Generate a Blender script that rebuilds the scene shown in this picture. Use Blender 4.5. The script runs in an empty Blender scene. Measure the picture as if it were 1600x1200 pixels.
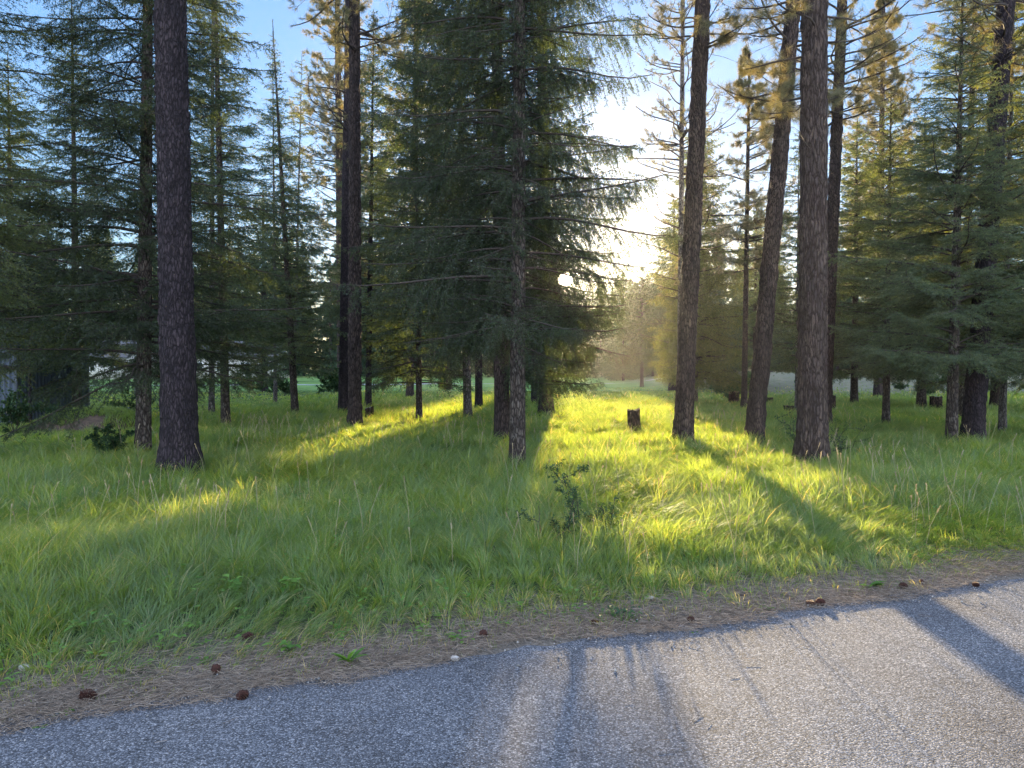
import bpy, math, random
import numpy as np
from mathutils import Vector

# ------------------------------------------------------------------ camera, sky, sun, exposure
scene = bpy.context.scene
F = 1173.0                     # focal length in pixels of the 1600 px wide photograph
PITCH = math.atan(28.0 / F)
CAMZ = 1.6
cd = bpy.data.cameras.new('camera')
cam = bpy.data.objects.new('camera', cd)
scene.collection.objects.link(cam)
cd.sensor_width = 36.0
cd.lens = 36.0 * F / 1600.0
cam.location = (0, 0, CAMZ)
cam.rotation_euler = (math.pi / 2 - PITCH, 0, 0)
cd.clip_end = 3000.0
cd.clip_start = 0.05
scene.camera = cam

SUN_AZ = math.radians(4.05)    # clockwise from +Y
SUN_EL = math.radians(6.5)
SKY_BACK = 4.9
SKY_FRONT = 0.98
world = bpy.data.worlds.new('World')
scene.world = world
world.use_nodes = True
wt = world.node_tree
wt.nodes.clear()
w_out = wt.nodes.new('ShaderNodeOutputWorld')
w_bg = wt.nodes.new('ShaderNodeBackground')
sky = wt.nodes.new('ShaderNodeTexSky')
sky.sky_type = 'NISHITA'
sky.sun_disc = False
sky.sun_elevation = SUN_EL
sky.sun_rotation = SUN_AZ
sky.altitude = 700
sky.air_density = 1.0
sky.dust_density = 0.15
sky.ozone_density = 2.5
def _m(op, a, b):
    n = wt.nodes.new('ShaderNodeMath'); n.operation = op
    for k, x in enumerate((a, b)):
        if isinstance(x, (int, float)): n.inputs[k].default_value = x
        else: wt.links.new(x, n.inputs[k])
    return n.outputs[0]
w_bw = wt.nodes.new('ShaderNodeRGBToBW'); wt.links.new(sky.outputs[0], w_bw.inputs[0])
SKY_K = 0.6                       # tone compression applied to the brightest sky round the sun
w_den = _m('DIVIDE', 1.0, _m('ADD', 1.0, _m('MULTIPLY', w_bw.outputs[0], SKY_K)))
w_tc = wt.nodes.new('ShaderNodeTexCoord'); w_sx = wt.nodes.new('ShaderNodeSeparateXYZ'); wt.links.new(w_tc.outputs['Generated'], w_sx.inputs[0])
# zenith and sky behind the camera boosted, an added fill for the shaded ground
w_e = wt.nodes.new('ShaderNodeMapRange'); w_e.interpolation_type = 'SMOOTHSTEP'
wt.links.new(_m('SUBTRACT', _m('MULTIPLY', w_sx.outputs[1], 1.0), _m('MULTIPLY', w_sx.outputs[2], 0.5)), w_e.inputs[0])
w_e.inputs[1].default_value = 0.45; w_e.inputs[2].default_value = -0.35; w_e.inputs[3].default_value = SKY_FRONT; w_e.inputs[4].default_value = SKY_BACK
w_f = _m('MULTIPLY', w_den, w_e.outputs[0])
w_mx = wt.nodes.new('ShaderNodeVectorMath'); w_mx.operation = 'SCALE'
w_g = wt.nodes.new('ShaderNodeMixRGB'); w_g.blend_type = 'MULTIPLY'; w_g.inputs[0].default_value = 1.0
wt.links.new(w_bw.outputs[0], w_g.inputs[1]); w_g.inputs[2].default_value = (1.02, 1.0, 0.98, 1)
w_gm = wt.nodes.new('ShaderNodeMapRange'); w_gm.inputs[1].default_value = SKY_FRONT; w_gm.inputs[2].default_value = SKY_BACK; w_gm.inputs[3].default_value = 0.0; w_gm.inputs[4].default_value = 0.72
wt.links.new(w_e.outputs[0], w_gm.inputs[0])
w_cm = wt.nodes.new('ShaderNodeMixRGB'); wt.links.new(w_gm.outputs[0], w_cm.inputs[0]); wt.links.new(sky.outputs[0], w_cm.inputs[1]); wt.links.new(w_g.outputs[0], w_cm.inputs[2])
w_tint = wt.nodes.new('ShaderNodeMixRGB'); w_tint.blend_type = 'MULTIPLY'; w_tint.inputs[0].default_value = 1.0
wt.links.new(w_cm.outputs[0], w_tint.inputs[1]); w_tint.inputs[2].default_value = (0.90, 0.95, 1.06, 1)
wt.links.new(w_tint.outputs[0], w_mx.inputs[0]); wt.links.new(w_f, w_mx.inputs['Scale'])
# the low sun's own disc and aureole in the sky
w_dot = wt.nodes.new('ShaderNodeVectorMath'); w_dot.operation = 'DOT_PRODUCT'
w_nrm = wt.nodes.new('ShaderNodeVectorMath'); w_nrm.operation = 'NORMALIZE'
wt.links.new(w_tc.outputs['Generated'], w_nrm.inputs[0]); wt.links.new(w_nrm.outputs[0], w_dot.inputs[0])
w_dot.inputs[1].default_value = (math.sin(SUN_AZ) * math.cos(SUN_EL), math.cos(SUN_AZ) * math.cos(SUN_EL), math.sin(SUN_EL))
w_ang = _m('ARCCOSINE', w_dot.outputs['Value'], 0.0)
w_disc = wt.nodes.new('ShaderNodeMapRange'); wt.links.new(w_ang, w_disc.inputs[0])
w_disc.inputs[1].default_value = math.radians(0.40); w_disc.inputs[2].default_value = math.radians(0.24); w_disc.inputs[3].default_value = 0.0; w_disc.inputs[4].default_value = 90.0
w_aur = _m('MULTIPLY', _m('POWER', 2.718, _m('MULTIPLY', w_ang, -1.0 / math.radians(1.0))), 8.0)
w_sum = _m('ADD', w_disc.outputs[0], w_aur)
w_sc = wt.nodes.new('ShaderNodeVectorMath'); w_sc.operation = 'SCALE'; w_sc.inputs[0].default_value = (1.0, 0.84, 0.6); wt.links.new(w_sum, w_sc.inputs['Scale'])
w_ad = wt.nodes.new('ShaderNodeVectorMath'); w_ad.operation = 'ADD'
wt.links.new(w_mx.outputs[0], w_ad.inputs[0]); wt.links.new(w_sc.outputs[0], w_ad.inputs[1])
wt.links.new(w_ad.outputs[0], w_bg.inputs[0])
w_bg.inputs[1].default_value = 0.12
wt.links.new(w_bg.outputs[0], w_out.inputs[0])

sl = bpy.data.lights.new('sun', 'SUN')
sl.energy = 5.0
sl.angle = math.radians(0.6)
sl.color = (1.0, 0.76, 0.42)
sun = bpy.data.objects.new('sun', sl)
scene.collection.objects.link(sun)
sdir = Vector((math.sin(SUN_AZ) * math.cos(SUN_EL), math.cos(SUN_AZ) * math.cos(SUN_EL), math.sin(SUN_EL)))
sun.rotation_euler = sdir.to_track_quat('Z', 'Y').to_euler()

scene.view_settings.view_transform = 'Standard'
scene.view_settings.look = 'None'
scene.view_settings.gamma = 1.0
scene.view_settings.use_curve_mapping = False
scene.view_settings.exposure = 2.6
scene.render.engine = 'CYCLES'
scene.cycles.max_bounces = 6
scene.cycles.diffuse_bounces = 3
scene.cycles.glossy_bounces = 2
scene.cycles.transmission_bounces = 3
scene.cycles.volume_bounces = 0

RNG = np.random.default_rng(7)
random.seed(7)

# ------------------------------------------------------------------ helpers
def norm(v):
    return v / np.maximum(np.linalg.norm(v, axis=-1, keepdims=True), 1e-9)

def _hash(ix, iy, iz, seed):
    h = (ix.astype(np.int64) * 374761393 + iy.astype(np.int64) * 668265263 + iz.astype(np.int64) * 2147483647 + seed * 1274126177) & 0xffffffff
    h = ((h ^ (h >> 13)) * 1274126177) & 0xffffffff
    h = (h ^ (h >> 16)) & 0xffffffff
    return h / 4294967295.0

def vnoise(x, y, z=None, seed=0):
    """value noise, 0..1"""
    x = np.asarray(x, float); y = np.asarray(y, float)
    z = np.zeros_like(x) if z is None else np.asarray(z, float)
    fx, fy, fz = np.floor(x), np.floor(y), np.floor(z)
    tx, ty, tz = x - fx, y - fy, z - fz
    tx, ty, tz = tx*tx*(3-2*tx), ty*ty*(3-2*ty), tz*tz*(3-2*tz)
    r = 0
    for dx in (0, 1):
        for dy in (0, 1):
            for dz in (0, 1):
                w = (tx if dx else 1-tx) * (ty if dy else 1-ty) * (tz if dz else 1-tz)
                r = r + w * _hash(fx+dx, fy+dy, fz+dz, seed)
    return r

def fbm(x, y, z=None, seed=0, o=3):
    r = 0; a = 0.5; s = 0
    for k in range(o):
        r = r + a * vnoise(x * 2**k, y * 2**k, None if z is None else z * 2**k, seed + k)
        s += a; a *= 0.5
    return r / s

RS = 0.377; RN = math.hypot(1, RS)
def road_s(x, y):
    """signed distance beyond the road's near edge, metres"""
    return (y - 4.19 - RS * x) / RN

def ground_z(x, y):
    x = np.asarray(x, float); y = np.asarray(y, float)
    s = road_s(x, y)
    m = np.clip((s - 0.3) / 2.5, 0, 1)
    z = m * (0.16 * (fbm(x * 0.35, y * 0.35, seed=3) - 0.5) + 0.07 * (vnoise(x * 1.3, y * 1.3, seed=9) - 0.5) + 0.03)
    # low bank far right, dirt mound left
    b = np.clip((y - 36 - 0.1*x) / 14, 0, 1) * np.clip((x - 9) / 8, 0, 1)
    z = z + 0.75 * b * b * (3 - 2 * b)
    return z - 0.006

def pix(px, D):
    return (px - 800.0) / F * D

class MB:
    def __init__(s):
        s.v = []; s.f = []; s.m = []; s.r = []; s.n = 0
    def add(s, v, f, mi=0, r=None):
        v = np.asarray(v, float).reshape(-1, 3); f = np.asarray(f, np.int64).reshape(-1, 3)
        if len(v) == 0 or len(f) == 0: return
        s.v.append(v); s.f.append(f + s.n)
        s.m.append(np.full(len(f), mi, np.int32))
        if r is None: r = np.full(len(v), 0.5)
        elif np.isscalar(r): r = np.full(len(v), float(r))
        s.r.append(np.asarray(r, float)); s.n += len(v)
    def tube(s, pts, rad, sides=8, mi=0, cap=True, r=None):
        pts = np.asarray(pts, float); rad = np.asarray(rad, float)
        n = len(pts)
        t = norm(np.gradient(pts, axis=0))
        ref = np.where(np.abs(t[:, 2:3]) > 0.9, np.array([[1., 0, 0]]), np.array([[0, 0, 1.]]))
        a = norm(np.cross(t, ref)); b = np.cross(t, a)
        th = np.linspace(0, 2*np.pi, sides, endpoint=False)
        ring = a[:, None, :] * np.cos(th)[None, :, None] + b[:, None, :] * np.sin(th)[None, :, None]
        v = pts[:, None, :] + ring * rad[:, None, None]
        idx = np.arange(n * sides).reshape(n, sides)
        i0 = idx[:-1]; i1 = idx[1:]; j0 = np.roll(i0, -1, 1); j1 = np.roll(i1, -1, 1)
        f = np.concatenate([np.stack([i0, j0, j1], -1).reshape(-1, 3), np.stack([i0, j1, i1], -1).reshape(-1, 3)])
        v = v.reshape(-1, 3)
        if cap:
            v = np.concatenate([v, pts[:1], pts[-1:]])
            c0, c1 = n*sides, n*sides+1
            f = np.concatenate([f, np.stack([np.full(sides, c0), np.roll(idx[0], -1), idx[0]], -1),
                                np.stack([np.full(sides, c1), idx[-1], np.roll(idx[-1], -1)], -1)])
        s.add(v, f, mi, r)
    def segs(s, A, B, ra, rb, mi=0, r=None):
        """many thin three-sided sticks"""
        A = np.asarray(A); B = np.asarray(B)
        if len(A) == 0: return
        t = norm(B - A)
        ref = np.where(np.abs(t[:, 2:3]) > 0.9, np.array([[1., 0, 0]]), np.array([[0, 0, 1.]]))
        a = norm(np.cross(t, ref)); b = np.cross(t, a)
        vs = []
        for k in range(3):
            c, d = math.cos(k*2.0944), math.sin(k*2.0944)
            vs.append((A + (a*c + b*d) * np.reshape(ra, (-1, 1))))
        for k in range(3):
            c, d = math.cos(k*2.0944), math.sin(k*2.0944)
            vs.append((B + (a*c + b*d) * np.reshape(rb, (-1, 1))))
        v = np.stack(vs, 1).reshape(-1, 3)
        base = np.arange(len(A))[:, None, None] * 6
        tri = np.array([[0,1,4],[0,4,3],[1,2,5],[1,5,4],[2,0,3],[2,3,5]])[None]
        s.add(v, (base + tri).reshape(-1, 3), mi, r)
    def needles(s, A, B, dens, nl, nw, a0=45, a1=75, mi=1, flat=0.0, tuft=None, sun_keep=None, droop=0.0):
        A = np.asarray(A, float); B = np.asarray(B, float)
        if len(A) == 0: return
        L = np.linalg.norm(B - A, axis=1)
        cnt = np.full(len(A), tuft) if tuft else np.maximum(1, np.round(L * dens + RNG.random(len(A)) - 0.5)).astype(int)
        i = np.repeat(np.arange(len(A)), cnt)
        n = len(i)
        t = RNG.random(n) ** (0.6 if tuft else 1.0)
        ax = norm(B - A)[i]
        P = A[i] + (B - A)[i] * t[:, None]
        rv = RNG.normal(size=(n, 3)); rv[:, 2] *= (1 - flat)
        rad = rv - ax * np.sum(rv * ax, 1, keepdims=True)
        rad = norm(rad)
        al = np.radians(RNG.uniform(a0, a1, n))[:, None]
        d = norm(ax * np.cos(al) + rad * np.sin(al) + np.array([0, 0, -droop]))
        ln = nl * RNG.uniform(0.7, 1.15, n)[:, None]
        sd = norm(np.cross(d, RNG.normal(size=(n, 3)))) * (nw * 0.5)
        T = P + d * ln
        if sun_keep is not None:
            k = sun_keep(P + d * ln * 0.5)
            P, T, sd, i = P[k], T[k], sd[k], i[k]; n = len(P)
        v = np.stack([P - sd, P + sd, T], 1).reshape(-1, 3)
        f = np.arange(n * 3).reshape(-1, 3)
        rr = RNG.random(len(A))[i] * 0.7 + RNG.random(n) * 0.3
        s.add(v, f, mi, np.repeat(rr, 3))
    def box(s, lo, hi, mi=0, r=None):
        x0,y0,z0 = lo; x1,y1,z1 = hi
        v = [(x0,y0,z0),(x1,y0,z0),(x1,y1,z0),(x0,y1,z0),(x0,y0,z1),(x1,y0,z1),(x1,y1,z1),(x0,y1,z1)]
        f = [(0,2,1),(0,3,2),(4,5,6),(4,6,7),(0,1,5),(0,5,4),(1,2,6),(1,6,5),(2,3,7),(2,7,6),(3,0,4),(3,4,7)]
        s.add(v, f, mi, r)
    def mesh(s, name, mats, smooth=False):
        v = np.concatenate(s.v); f = np.concatenate(s.f); m = np.concatenate(s.m); r = np.concatenate(s.r)
        me = bpy.data.meshes.new(name)
        me.vertices.add(len(v)); me.loops.add(len(f)*3); me.polygons.add(len(f))
        me.vertices.foreach_set('co', v.astype(np.float32).ravel())
        me.loops.foreach_set('vertex_index', f.astype(np.int32).ravel())
        me.polygons.foreach_set('loop_start', np.arange(0, len(f)*3, 3, dtype=np.int32))
        me.polygons.foreach_set('material_index', m)
        if smooth: me.polygons.foreach_set('use_smooth', np.ones(len(f), bool))
        at = me.attributes.new('rnd', 'FLOAT', 'POINT')
        at.data.foreach_set('value', r.astype(np.float32))
        for mt in mats: me.materials.append(mt)
        me.update()
        return me
    def build(s, name, mats, parent=None, smooth=False):
        if not isinstance(mats, (list, tuple)): mats = [mats]
        o = bpy.data.objects.new(name, s.mesh(name, mats, smooth))
        scene.collection.objects.link(o)
        if parent: o.parent = parent
        return o

def tag(o, label=None, cat=None, group=None, kind=None):
    if label: o['label'] = label
    if cat: o['category'] = cat
    if group: o['group'] = group
    if kind: o['kind'] = kind
    return o

def empty(name, loc, rz=0.0):
    o = bpy.data.objects.new(name, None)
    scene.collection.objects.link(o)
    o.location = loc; o.rotation_euler = (0, 0, rz); o.empty_display_size = 0.2
    return o

def copy_tree(root, loc, rz=0.0, sc=1.0, label=None, group=None):
    r = root.copy(); scene.collection.objects.link(r)
    r.location = loc; r.rotation_euler = (0, 0, rz)
    r.scale = (sc, sc, sc) if np.isscalar(sc) else sc
    if label: r['label'] = label
    if group: r['group'] = group
    for ch in root.children:
        c = ch.copy(); scene.collection.objects.link(c); c.parent = r
        for g in ch.children:
            d = g.copy(); scene.collection.objects.link(d); d.parent = c
    return r

# ------------------------------------------------------------------ materials
def newmat(name):
    m = bpy.data.materials.new(name); m.use_nodes = True
    nt = m.node_tree; nt.nodes.clear()
    out = nt.nodes.new('ShaderNodeOutputMaterial')
    return m, nt, out

def N(nt, t, **kw):
    n = nt.nodes.new(t)
    for k, v in kw.items():
        if k in n.inputs: n.inputs[k].default_value = v
        else: setattr(n, k, v)
    return n

def ramp(nt, stops, interp='LINEAR'):
    n = nt.nodes.new('ShaderNodeValToRGB')
    cr = n.color_ramp; cr.interpolation = interp
    while len(cr.elements) < len(stops): cr.elements.new(0.5)
    for e, (p, c) in zip(cr.elements, stops):
        e.position = p; e.color = (*c, 1) if len(c) == 3 else c
    return n

def leaf_mat(name, cols, trans, tmix=0.45, rough=0.6, gloss=0.05, patch=0.6, pcol=None, ps=1.2):
    """diffuse + translucent + faint sheen; colour by blade and by patches in space"""
    m, nt, out = newmat(name); L = nt.links
    at = N(nt, 'ShaderNodeAttribute'); at.attribute_name = 'rnd'
    rp = ramp(nt, [(i / (len(cols)-1), c) for i, c in enumerate(cols)])
    L.new(at.outputs['Fac'], rp.inputs[0])
    col = rp.outputs[0]
    if pcol:
        geo = N(nt, 'ShaderNodeNewGeometry')
        no = N(nt, 'ShaderNodeTexNoise', Scale=ps, Detail=3.0)
        L.new(geo.outputs['Position'], no.inputs['Vector'])
        r2 = ramp(nt, [(0.42, (0, 0, 0)), (0.66, (1, 1, 1))]); L.new(no.outputs['Fac'], r2.inputs[0])
        mm = N(nt, 'ShaderNodeMath', operation='MULTIPLY'); mm.inputs[1].default_value = patch
        L.new(r2.outputs[0], mm.inputs[0])
        mx = N(nt, 'ShaderNodeMixRGB'); L.new(mm.outputs[0], mx.inputs[0]); L.new(col, mx.inputs[1])
        mx.inputs[2].default_value = (*pcol, 1); col = mx.outputs[0]
    df = N(nt, 'ShaderNodeBsdfDiffuse'); L.new(col, df.inputs['Color'])
    tr = N(nt, 'ShaderNodeBsdfTranslucent')
    tm = N(nt, 'ShaderNodeMixRGB', blend_type='MULTIPLY'); tm.inputs[0].default_value = 1.0
    L.new(col, tm.inputs[1]); tm.inputs[2].default_value = (*trans, 1); L.new(tm.outputs[0], tr.inputs['Color'])
    ms = N(nt, 'ShaderNodeMixShader'); ms.inputs[0].default_value = tmix
    L.new(df.outputs[0], ms.inputs[1]); L.new(tr.outputs[0], ms.inputs[2])
    gl = N(nt, 'ShaderNodeBsdfGlossy', Roughness=rough); gl.inputs['Color'].default_value = (0.9, 0.95, 1.0, 1)
    m2 = N(nt, 'ShaderNodeMixShader'); m2.inputs[0].default_value = gloss
    L.new(ms.outputs[0], m2.inputs[1]); L.new(gl.outputs[0], m2.inputs[2])
    L.new(m2.outputs[0], out.inputs[0])
    return m

def bark_mat(name, plate, plate2, fissure, sc=(16, 16, 4.5), patch=None, patch_amt=0.0, bump=0.7):
    m, nt, out = newmat(name); L = nt.links
    tc = N(nt, 'ShaderNodeTexCoord')
    mp = N(nt, 'ShaderNodeMapping'); mp.inputs['Scale'].default_value = sc
    L.new(tc.outputs['Object'], mp.inputs['Vector'])
    dn = N(nt, 'ShaderNodeTexNoise', Scale=1.4, Detail=4.0); L.new(mp.outputs[0], dn.inputs['Vector'])
    ad = N(nt, 'ShaderNodeMixRGB', blend_type='ADD'); ad.inputs[0].default_value = 3.4
    L.new(mp.outputs[0], ad.inputs[1]); L.new(dn.outputs['Color'], ad.inputs[2])
    vo = N(nt, 'ShaderNodeTexVoronoi', feature='DISTANCE_TO_EDGE', Scale=1.0); L.new(ad.outputs[0], vo.inputs['Vector'])
    vc = N(nt, 'ShaderNodeTexVoronoi', Scale=1.0); L.new(ad.outputs[0], vc.inputs['Vector'])
    fine = N(nt, 'ShaderNodeTexNoise', Scale=6.0, Detail=6.0, Roughness=0.7); L.new(mp.outputs[0], fine.inputs['Vector'])
    mxp = N(nt, 'ShaderNodeMixRGB'); L.new(fine.outputs['Fac'], mxp.inputs[0])
    fr = ramp(nt, [(0.35, (0, 0, 0)), (0.65, (1, 1, 1))]); L.new(fine.outputs['Fac'], fr.inputs[0]); L.new(fr.outputs[0], mxp.inputs[0])
    mxp.inputs[1].default_value = (*plate, 1); mxp.inputs[2].default_value = (*plate2, 1)
    # per-plate tone
    hs = N(nt, 'ShaderNodeMixRGB', blend_type='MULTIPLY'); hs.inputs[0].default_value = 0.38
    sepc = N(nt, 'ShaderNodeSeparateColor'); L.new(vc.outputs['Color'], sepc.inputs[0])
    pr = ramp(nt, [(0, (0.45, 0.45, 0.45)), (1, (1.3, 1.25, 1.2))]); L.new(sepc.outputs[0], pr.inputs[0])
    L.new(mxp.outputs[0], hs.inputs[1]); L.new(pr.outputs[0], hs.inputs[2])
    big = N(nt, 'ShaderNodeTexNoise', Scale=0.22, Detail=3.0); L.new(mp.outputs[0], big.inputs['Vector'])
    br_ = ramp(nt, [(0.35, (0.7, 0.7, 0.72)), (0.65, (1.35, 1.3, 1.25))]); L.new(big.outputs['Fac'], br_.inputs[0])
    hb = N(nt, 'ShaderNodeMixRGB', blend_type='MULTIPLY'); hb.inputs[0].default_value = 1.0; L.new(hs.outputs[0], hb.inputs[1]); L.new(br_.outputs[0], hb.inputs[2])
    col = hb.outputs[0]
    if patch:
        pn = N(nt, 'ShaderNodeTexNoise', Scale=0.9, Detail=5.0, Roughness=0.65); L.new(mp.outputs[0], pn.inputs['Vector'])
        r3 = ramp(nt, [(0.48, (0, 0, 0)), (0.60, (1, 1, 1))]); L.new(pn.outputs['Fac'], r3.inputs[0])
        ml = N(nt, 'ShaderNodeMath', operation='MULTIPLY'); ml.inputs[1].default_value = patch_amt; L.new(r3.outputs[0], ml.inputs[0])
        mp3 = N(nt, 'ShaderNodeMixRGB'); L.new(ml.outputs[0], mp3.inputs[0]); L.new(col, mp3.inputs[1]); mp3.inputs[2].default_value = (*patch, 1)
        col = mp3.outputs[0]
    fe = ramp(nt, [(0.0, (0, 0, 0)), (0.22, (1, 1, 1))]); L.new(vo.outputs['Distance'], fe.inputs[0])
    mf = N(nt, 'ShaderNodeMixRGB'); L.new(fe.outputs[0], mf.inputs[0]); mf.inputs[1].default_value = (*fissure, 1); L.new(col, mf.inputs[2])
    b = N(nt, 'ShaderNodeBsdfPrincipled', Roughness=0.9); L.new(mf.outputs[0], b.inputs['Base Color'])
    b.inputs['Specular IOR Level'].default_value = 0.2
    hm = N(nt, 'ShaderNodeMath', operation='MULTIPLY_ADD'); L.new(fine.outputs['Fac'], hm.inputs[0]); hm.inputs[1].default_value = 0.35; L.new(fe.outputs[0], hm.inputs[2])
    bp = N(nt, 'ShaderNodeBump', Strength=bump, Distance=0.05); L.new(hm.outputs[0], bp.inputs['Height'])
    L.new(bp.outputs[0], b.inputs['Normal']); L.new(b.outputs[0], out.inputs[0])
    return m

def plain(name, col, rough=0.8, col2=None, scale=8, bump=0.0, spec=0.3, coord='Object', detail=5.0):
    m, nt, out = newmat(name); L = nt.links
    b = N(nt, 'ShaderNodeBsdfPrincipled', Roughness=rough); b.inputs['Specular IOR Level'].default_value = spec
    b.inputs['Base Color'].default_value = (*col, 1)
    if col2:
        tc = N(nt, 'ShaderNodeTexCoord'); no = N(nt, 'ShaderNodeTexNoise', Scale=scale, Detail=detail, Roughness=0.65)
        L.new(tc.outputs[coord], no.inputs['Vector'])
        r = ramp(nt, [(0.35, col), (0.65, col2)]); L.new(no.outputs['Fac'], r.inputs[0]); L.new(r.outputs[0], b.inputs['Base Color'])
        if bump:
            bp = N(nt, 'ShaderNodeBump', Strength=bump, Distance=0.02); L.new(no.outputs['Fac'], bp.inputs['Height']); L.new(bp.outputs[0], b.inputs['Normal'])
    L.new(b.outputs[0], out.inputs[0])
    return m

M = {}
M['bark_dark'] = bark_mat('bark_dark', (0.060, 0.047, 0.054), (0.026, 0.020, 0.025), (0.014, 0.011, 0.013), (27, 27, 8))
M['bark_brown'] = bark_mat('bark_brown', (0.105, 0.080, 0.070), (0.05, 0.038, 0.034), (0.026, 0.018, 0.015), (24, 24, 4.5))
M['bark_pine'] = bark_mat('bark_pine', (0.10, 0.075, 0.068), (0.045, 0.034, 0.033), (0.016, 0.012, 0.012), (26, 26, 6))
M['bark_fir'] = bark_mat('bark_fir', (0.11, 0.088, 0.075), (0.05, 0.038, 0.034), (0.018, 0.014, 0.012), (26, 26, 8), (0.24, 0.22, 0.20), 0.36, 0.6)
M['bark_grey'] = bark_mat('bark_grey', (0.16, 0.145, 0.135), (0.08, 0.07, 0.066), (0.03, 0.025, 0.024), (26, 26, 8), (0.3, 0.29, 0.27), 0.5, 0.5)
M['twig'] = plain('twig', (0.06, 0.045, 0.038), 0.9, (0.03, 0.023, 0.02), 30)
M['fir_dark'] = leaf_mat('fir_needles_dark', [(0.016, 0.029, 0.017), (0.029, 0.049, 0.024), (0.058, 0.084, 0.034)], (2.3, 1.9, 0.8), 0.5, 0.5, 0.03)
M['fir_blue'] = leaf_mat('fir_needles_blue', [(0.042, 0.072, 0.050), (0.068, 0.104, 0.062), (0.11, 0.145, 0.066)], (2.3, 1.8, 0.7), 0.48, 0.5, 0.03)
M['fir_light'] = leaf_mat('fir_needles_light', [(0.050, 0.076, 0.036), (0.075, 0.105, 0.042), (0.125, 0.145, 0.05)], (2.3, 1.8, 0.6), 0.5, 0.5, 0.03)
M['pine'] = leaf_mat('pine_needles', [(0.08, 0.10, 0.05), (0.12, 0.13, 0.06), (0.165, 0.145, 0.07)], (2.0, 1.5, 0.7), 0.45, 0.45, 0.06)
M['far'] = leaf_mat('far_needles', [(0.030, 0.056, 0.036), (0.05, 0.082, 0.046), (0.075, 0.112, 0.052)], (1.4, 1.3, 0.6), 0.35, 0.6, 0.02)
M['grass'] = leaf_mat('grass_blades', [(0.070, 0.140, 0.036), (0.115, 0.20, 0.050), (0.16, 0.25, 0.066), (0.23, 0.29, 0.10), (0.42, 0.36, 0.20)],
                      (2.5, 1.95, 0.6), 0.6, 0.45, 0.04, 0.5, (0.105, 0.175, 0.075), 0.55)
M['straw'] = leaf_mat('dry_straw', [(0.26, 0.20, 0.11), (0.40, 0.32, 0.19), (0.5, 0.44, 0.28)], (1.1, 1.0, 0.8), 0.3, 0.6, 0.03)
M['litter'] = leaf_mat('needle_litter', [(0.13, 0.095, 0.07), (0.28, 0.21, 0.155), (0.44, 0.36, 0.28)], (1, 1, 1), 0.15, 0.6, 0.02)
M['weed'] = leaf_mat('weed_leaves', [(0.07, 0.16, 0.03), (0.12, 0.23, 0.05), (0.16, 0.28, 0.06)], (1.6, 1.5, 0.5), 0.4, 0.5, 0.02)
M['shrub'] = leaf_mat('shrub_leaves', [(0.025, 0.06, 0.03), (0.045, 0.09, 0.04), (0.09, 0.13, 0.05)], (1.4, 1.4, 0.6), 0.35, 0.5, 0.02)
M['cone'] = plain('pine_cone_scales', (0.075, 0.028, 0.018), 0.7, (0.03, 0.012, 0.009), 40)

# ------------------------------------------------------------------ where the sun gets through
ca, sa, te = math.cos(SUN_AZ), math.sin(SUN_AZ), math.tan(SUN_EL)
def sun_uv(P):
    u = P[:, 0] * ca - P[:, 1] * sa
    v = P[:, 0] * sa + P[:, 1] * ca - P[:, 2] / te
    return u, v
def lit(u, v):
    wob = 0.5 * (vnoise(v * 0.5, v * 0, seed=21) - 0.5)
    a = (u > -0.05 + wob + np.clip((v - 10) * 0.05, 0, 0.6) + np.clip((8.5 - v) / 2.0, 0, 1) * 0.95) & (u < 3.55 + wob) & (v > 4.0) & (v < 26)
    r = (u > 0.75 + wob) & (u < 4.2) & (v > -4) & (v <= 4.0)
    b = (u > -4.5 + wob) & (u < -3.55 + wob) & (((v > 9) & (v < 24)) | ((v > 3.5) & (v < 6.2)))
    return a | r | b
def world_keep(base, keepfrac=0.06):
    base = np.asarray(base, float)
    def fn(P):
        W = P + base
        u, v = sun_uv(W)
        k = ~lit(u, v) | (RNG.random(len(P)) < keepfrac)
        if base[1] > 19:      # the gap in the grove continues upward, so the late sun also reaches the middle firs' right side
            k &= ~((u > 0.1) & (u < 3.4) & (v > -45) & (v <= -4)) | (RNG.random(len(P)) < 0.2)
        # narrow view of the sun disc from the road
        d = W - np.array([0, 0, CAMZ])
        sd = np.array(sdir)
        off = np.linalg.norm(d - (d @ sd)[:, None] * sd, axis=1)
        k &= ~((off < 0.0095 * np.abs(W[:, 1])) & (RNG.random(len(P)) < 0.93))
        return k
    return fn

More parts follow.
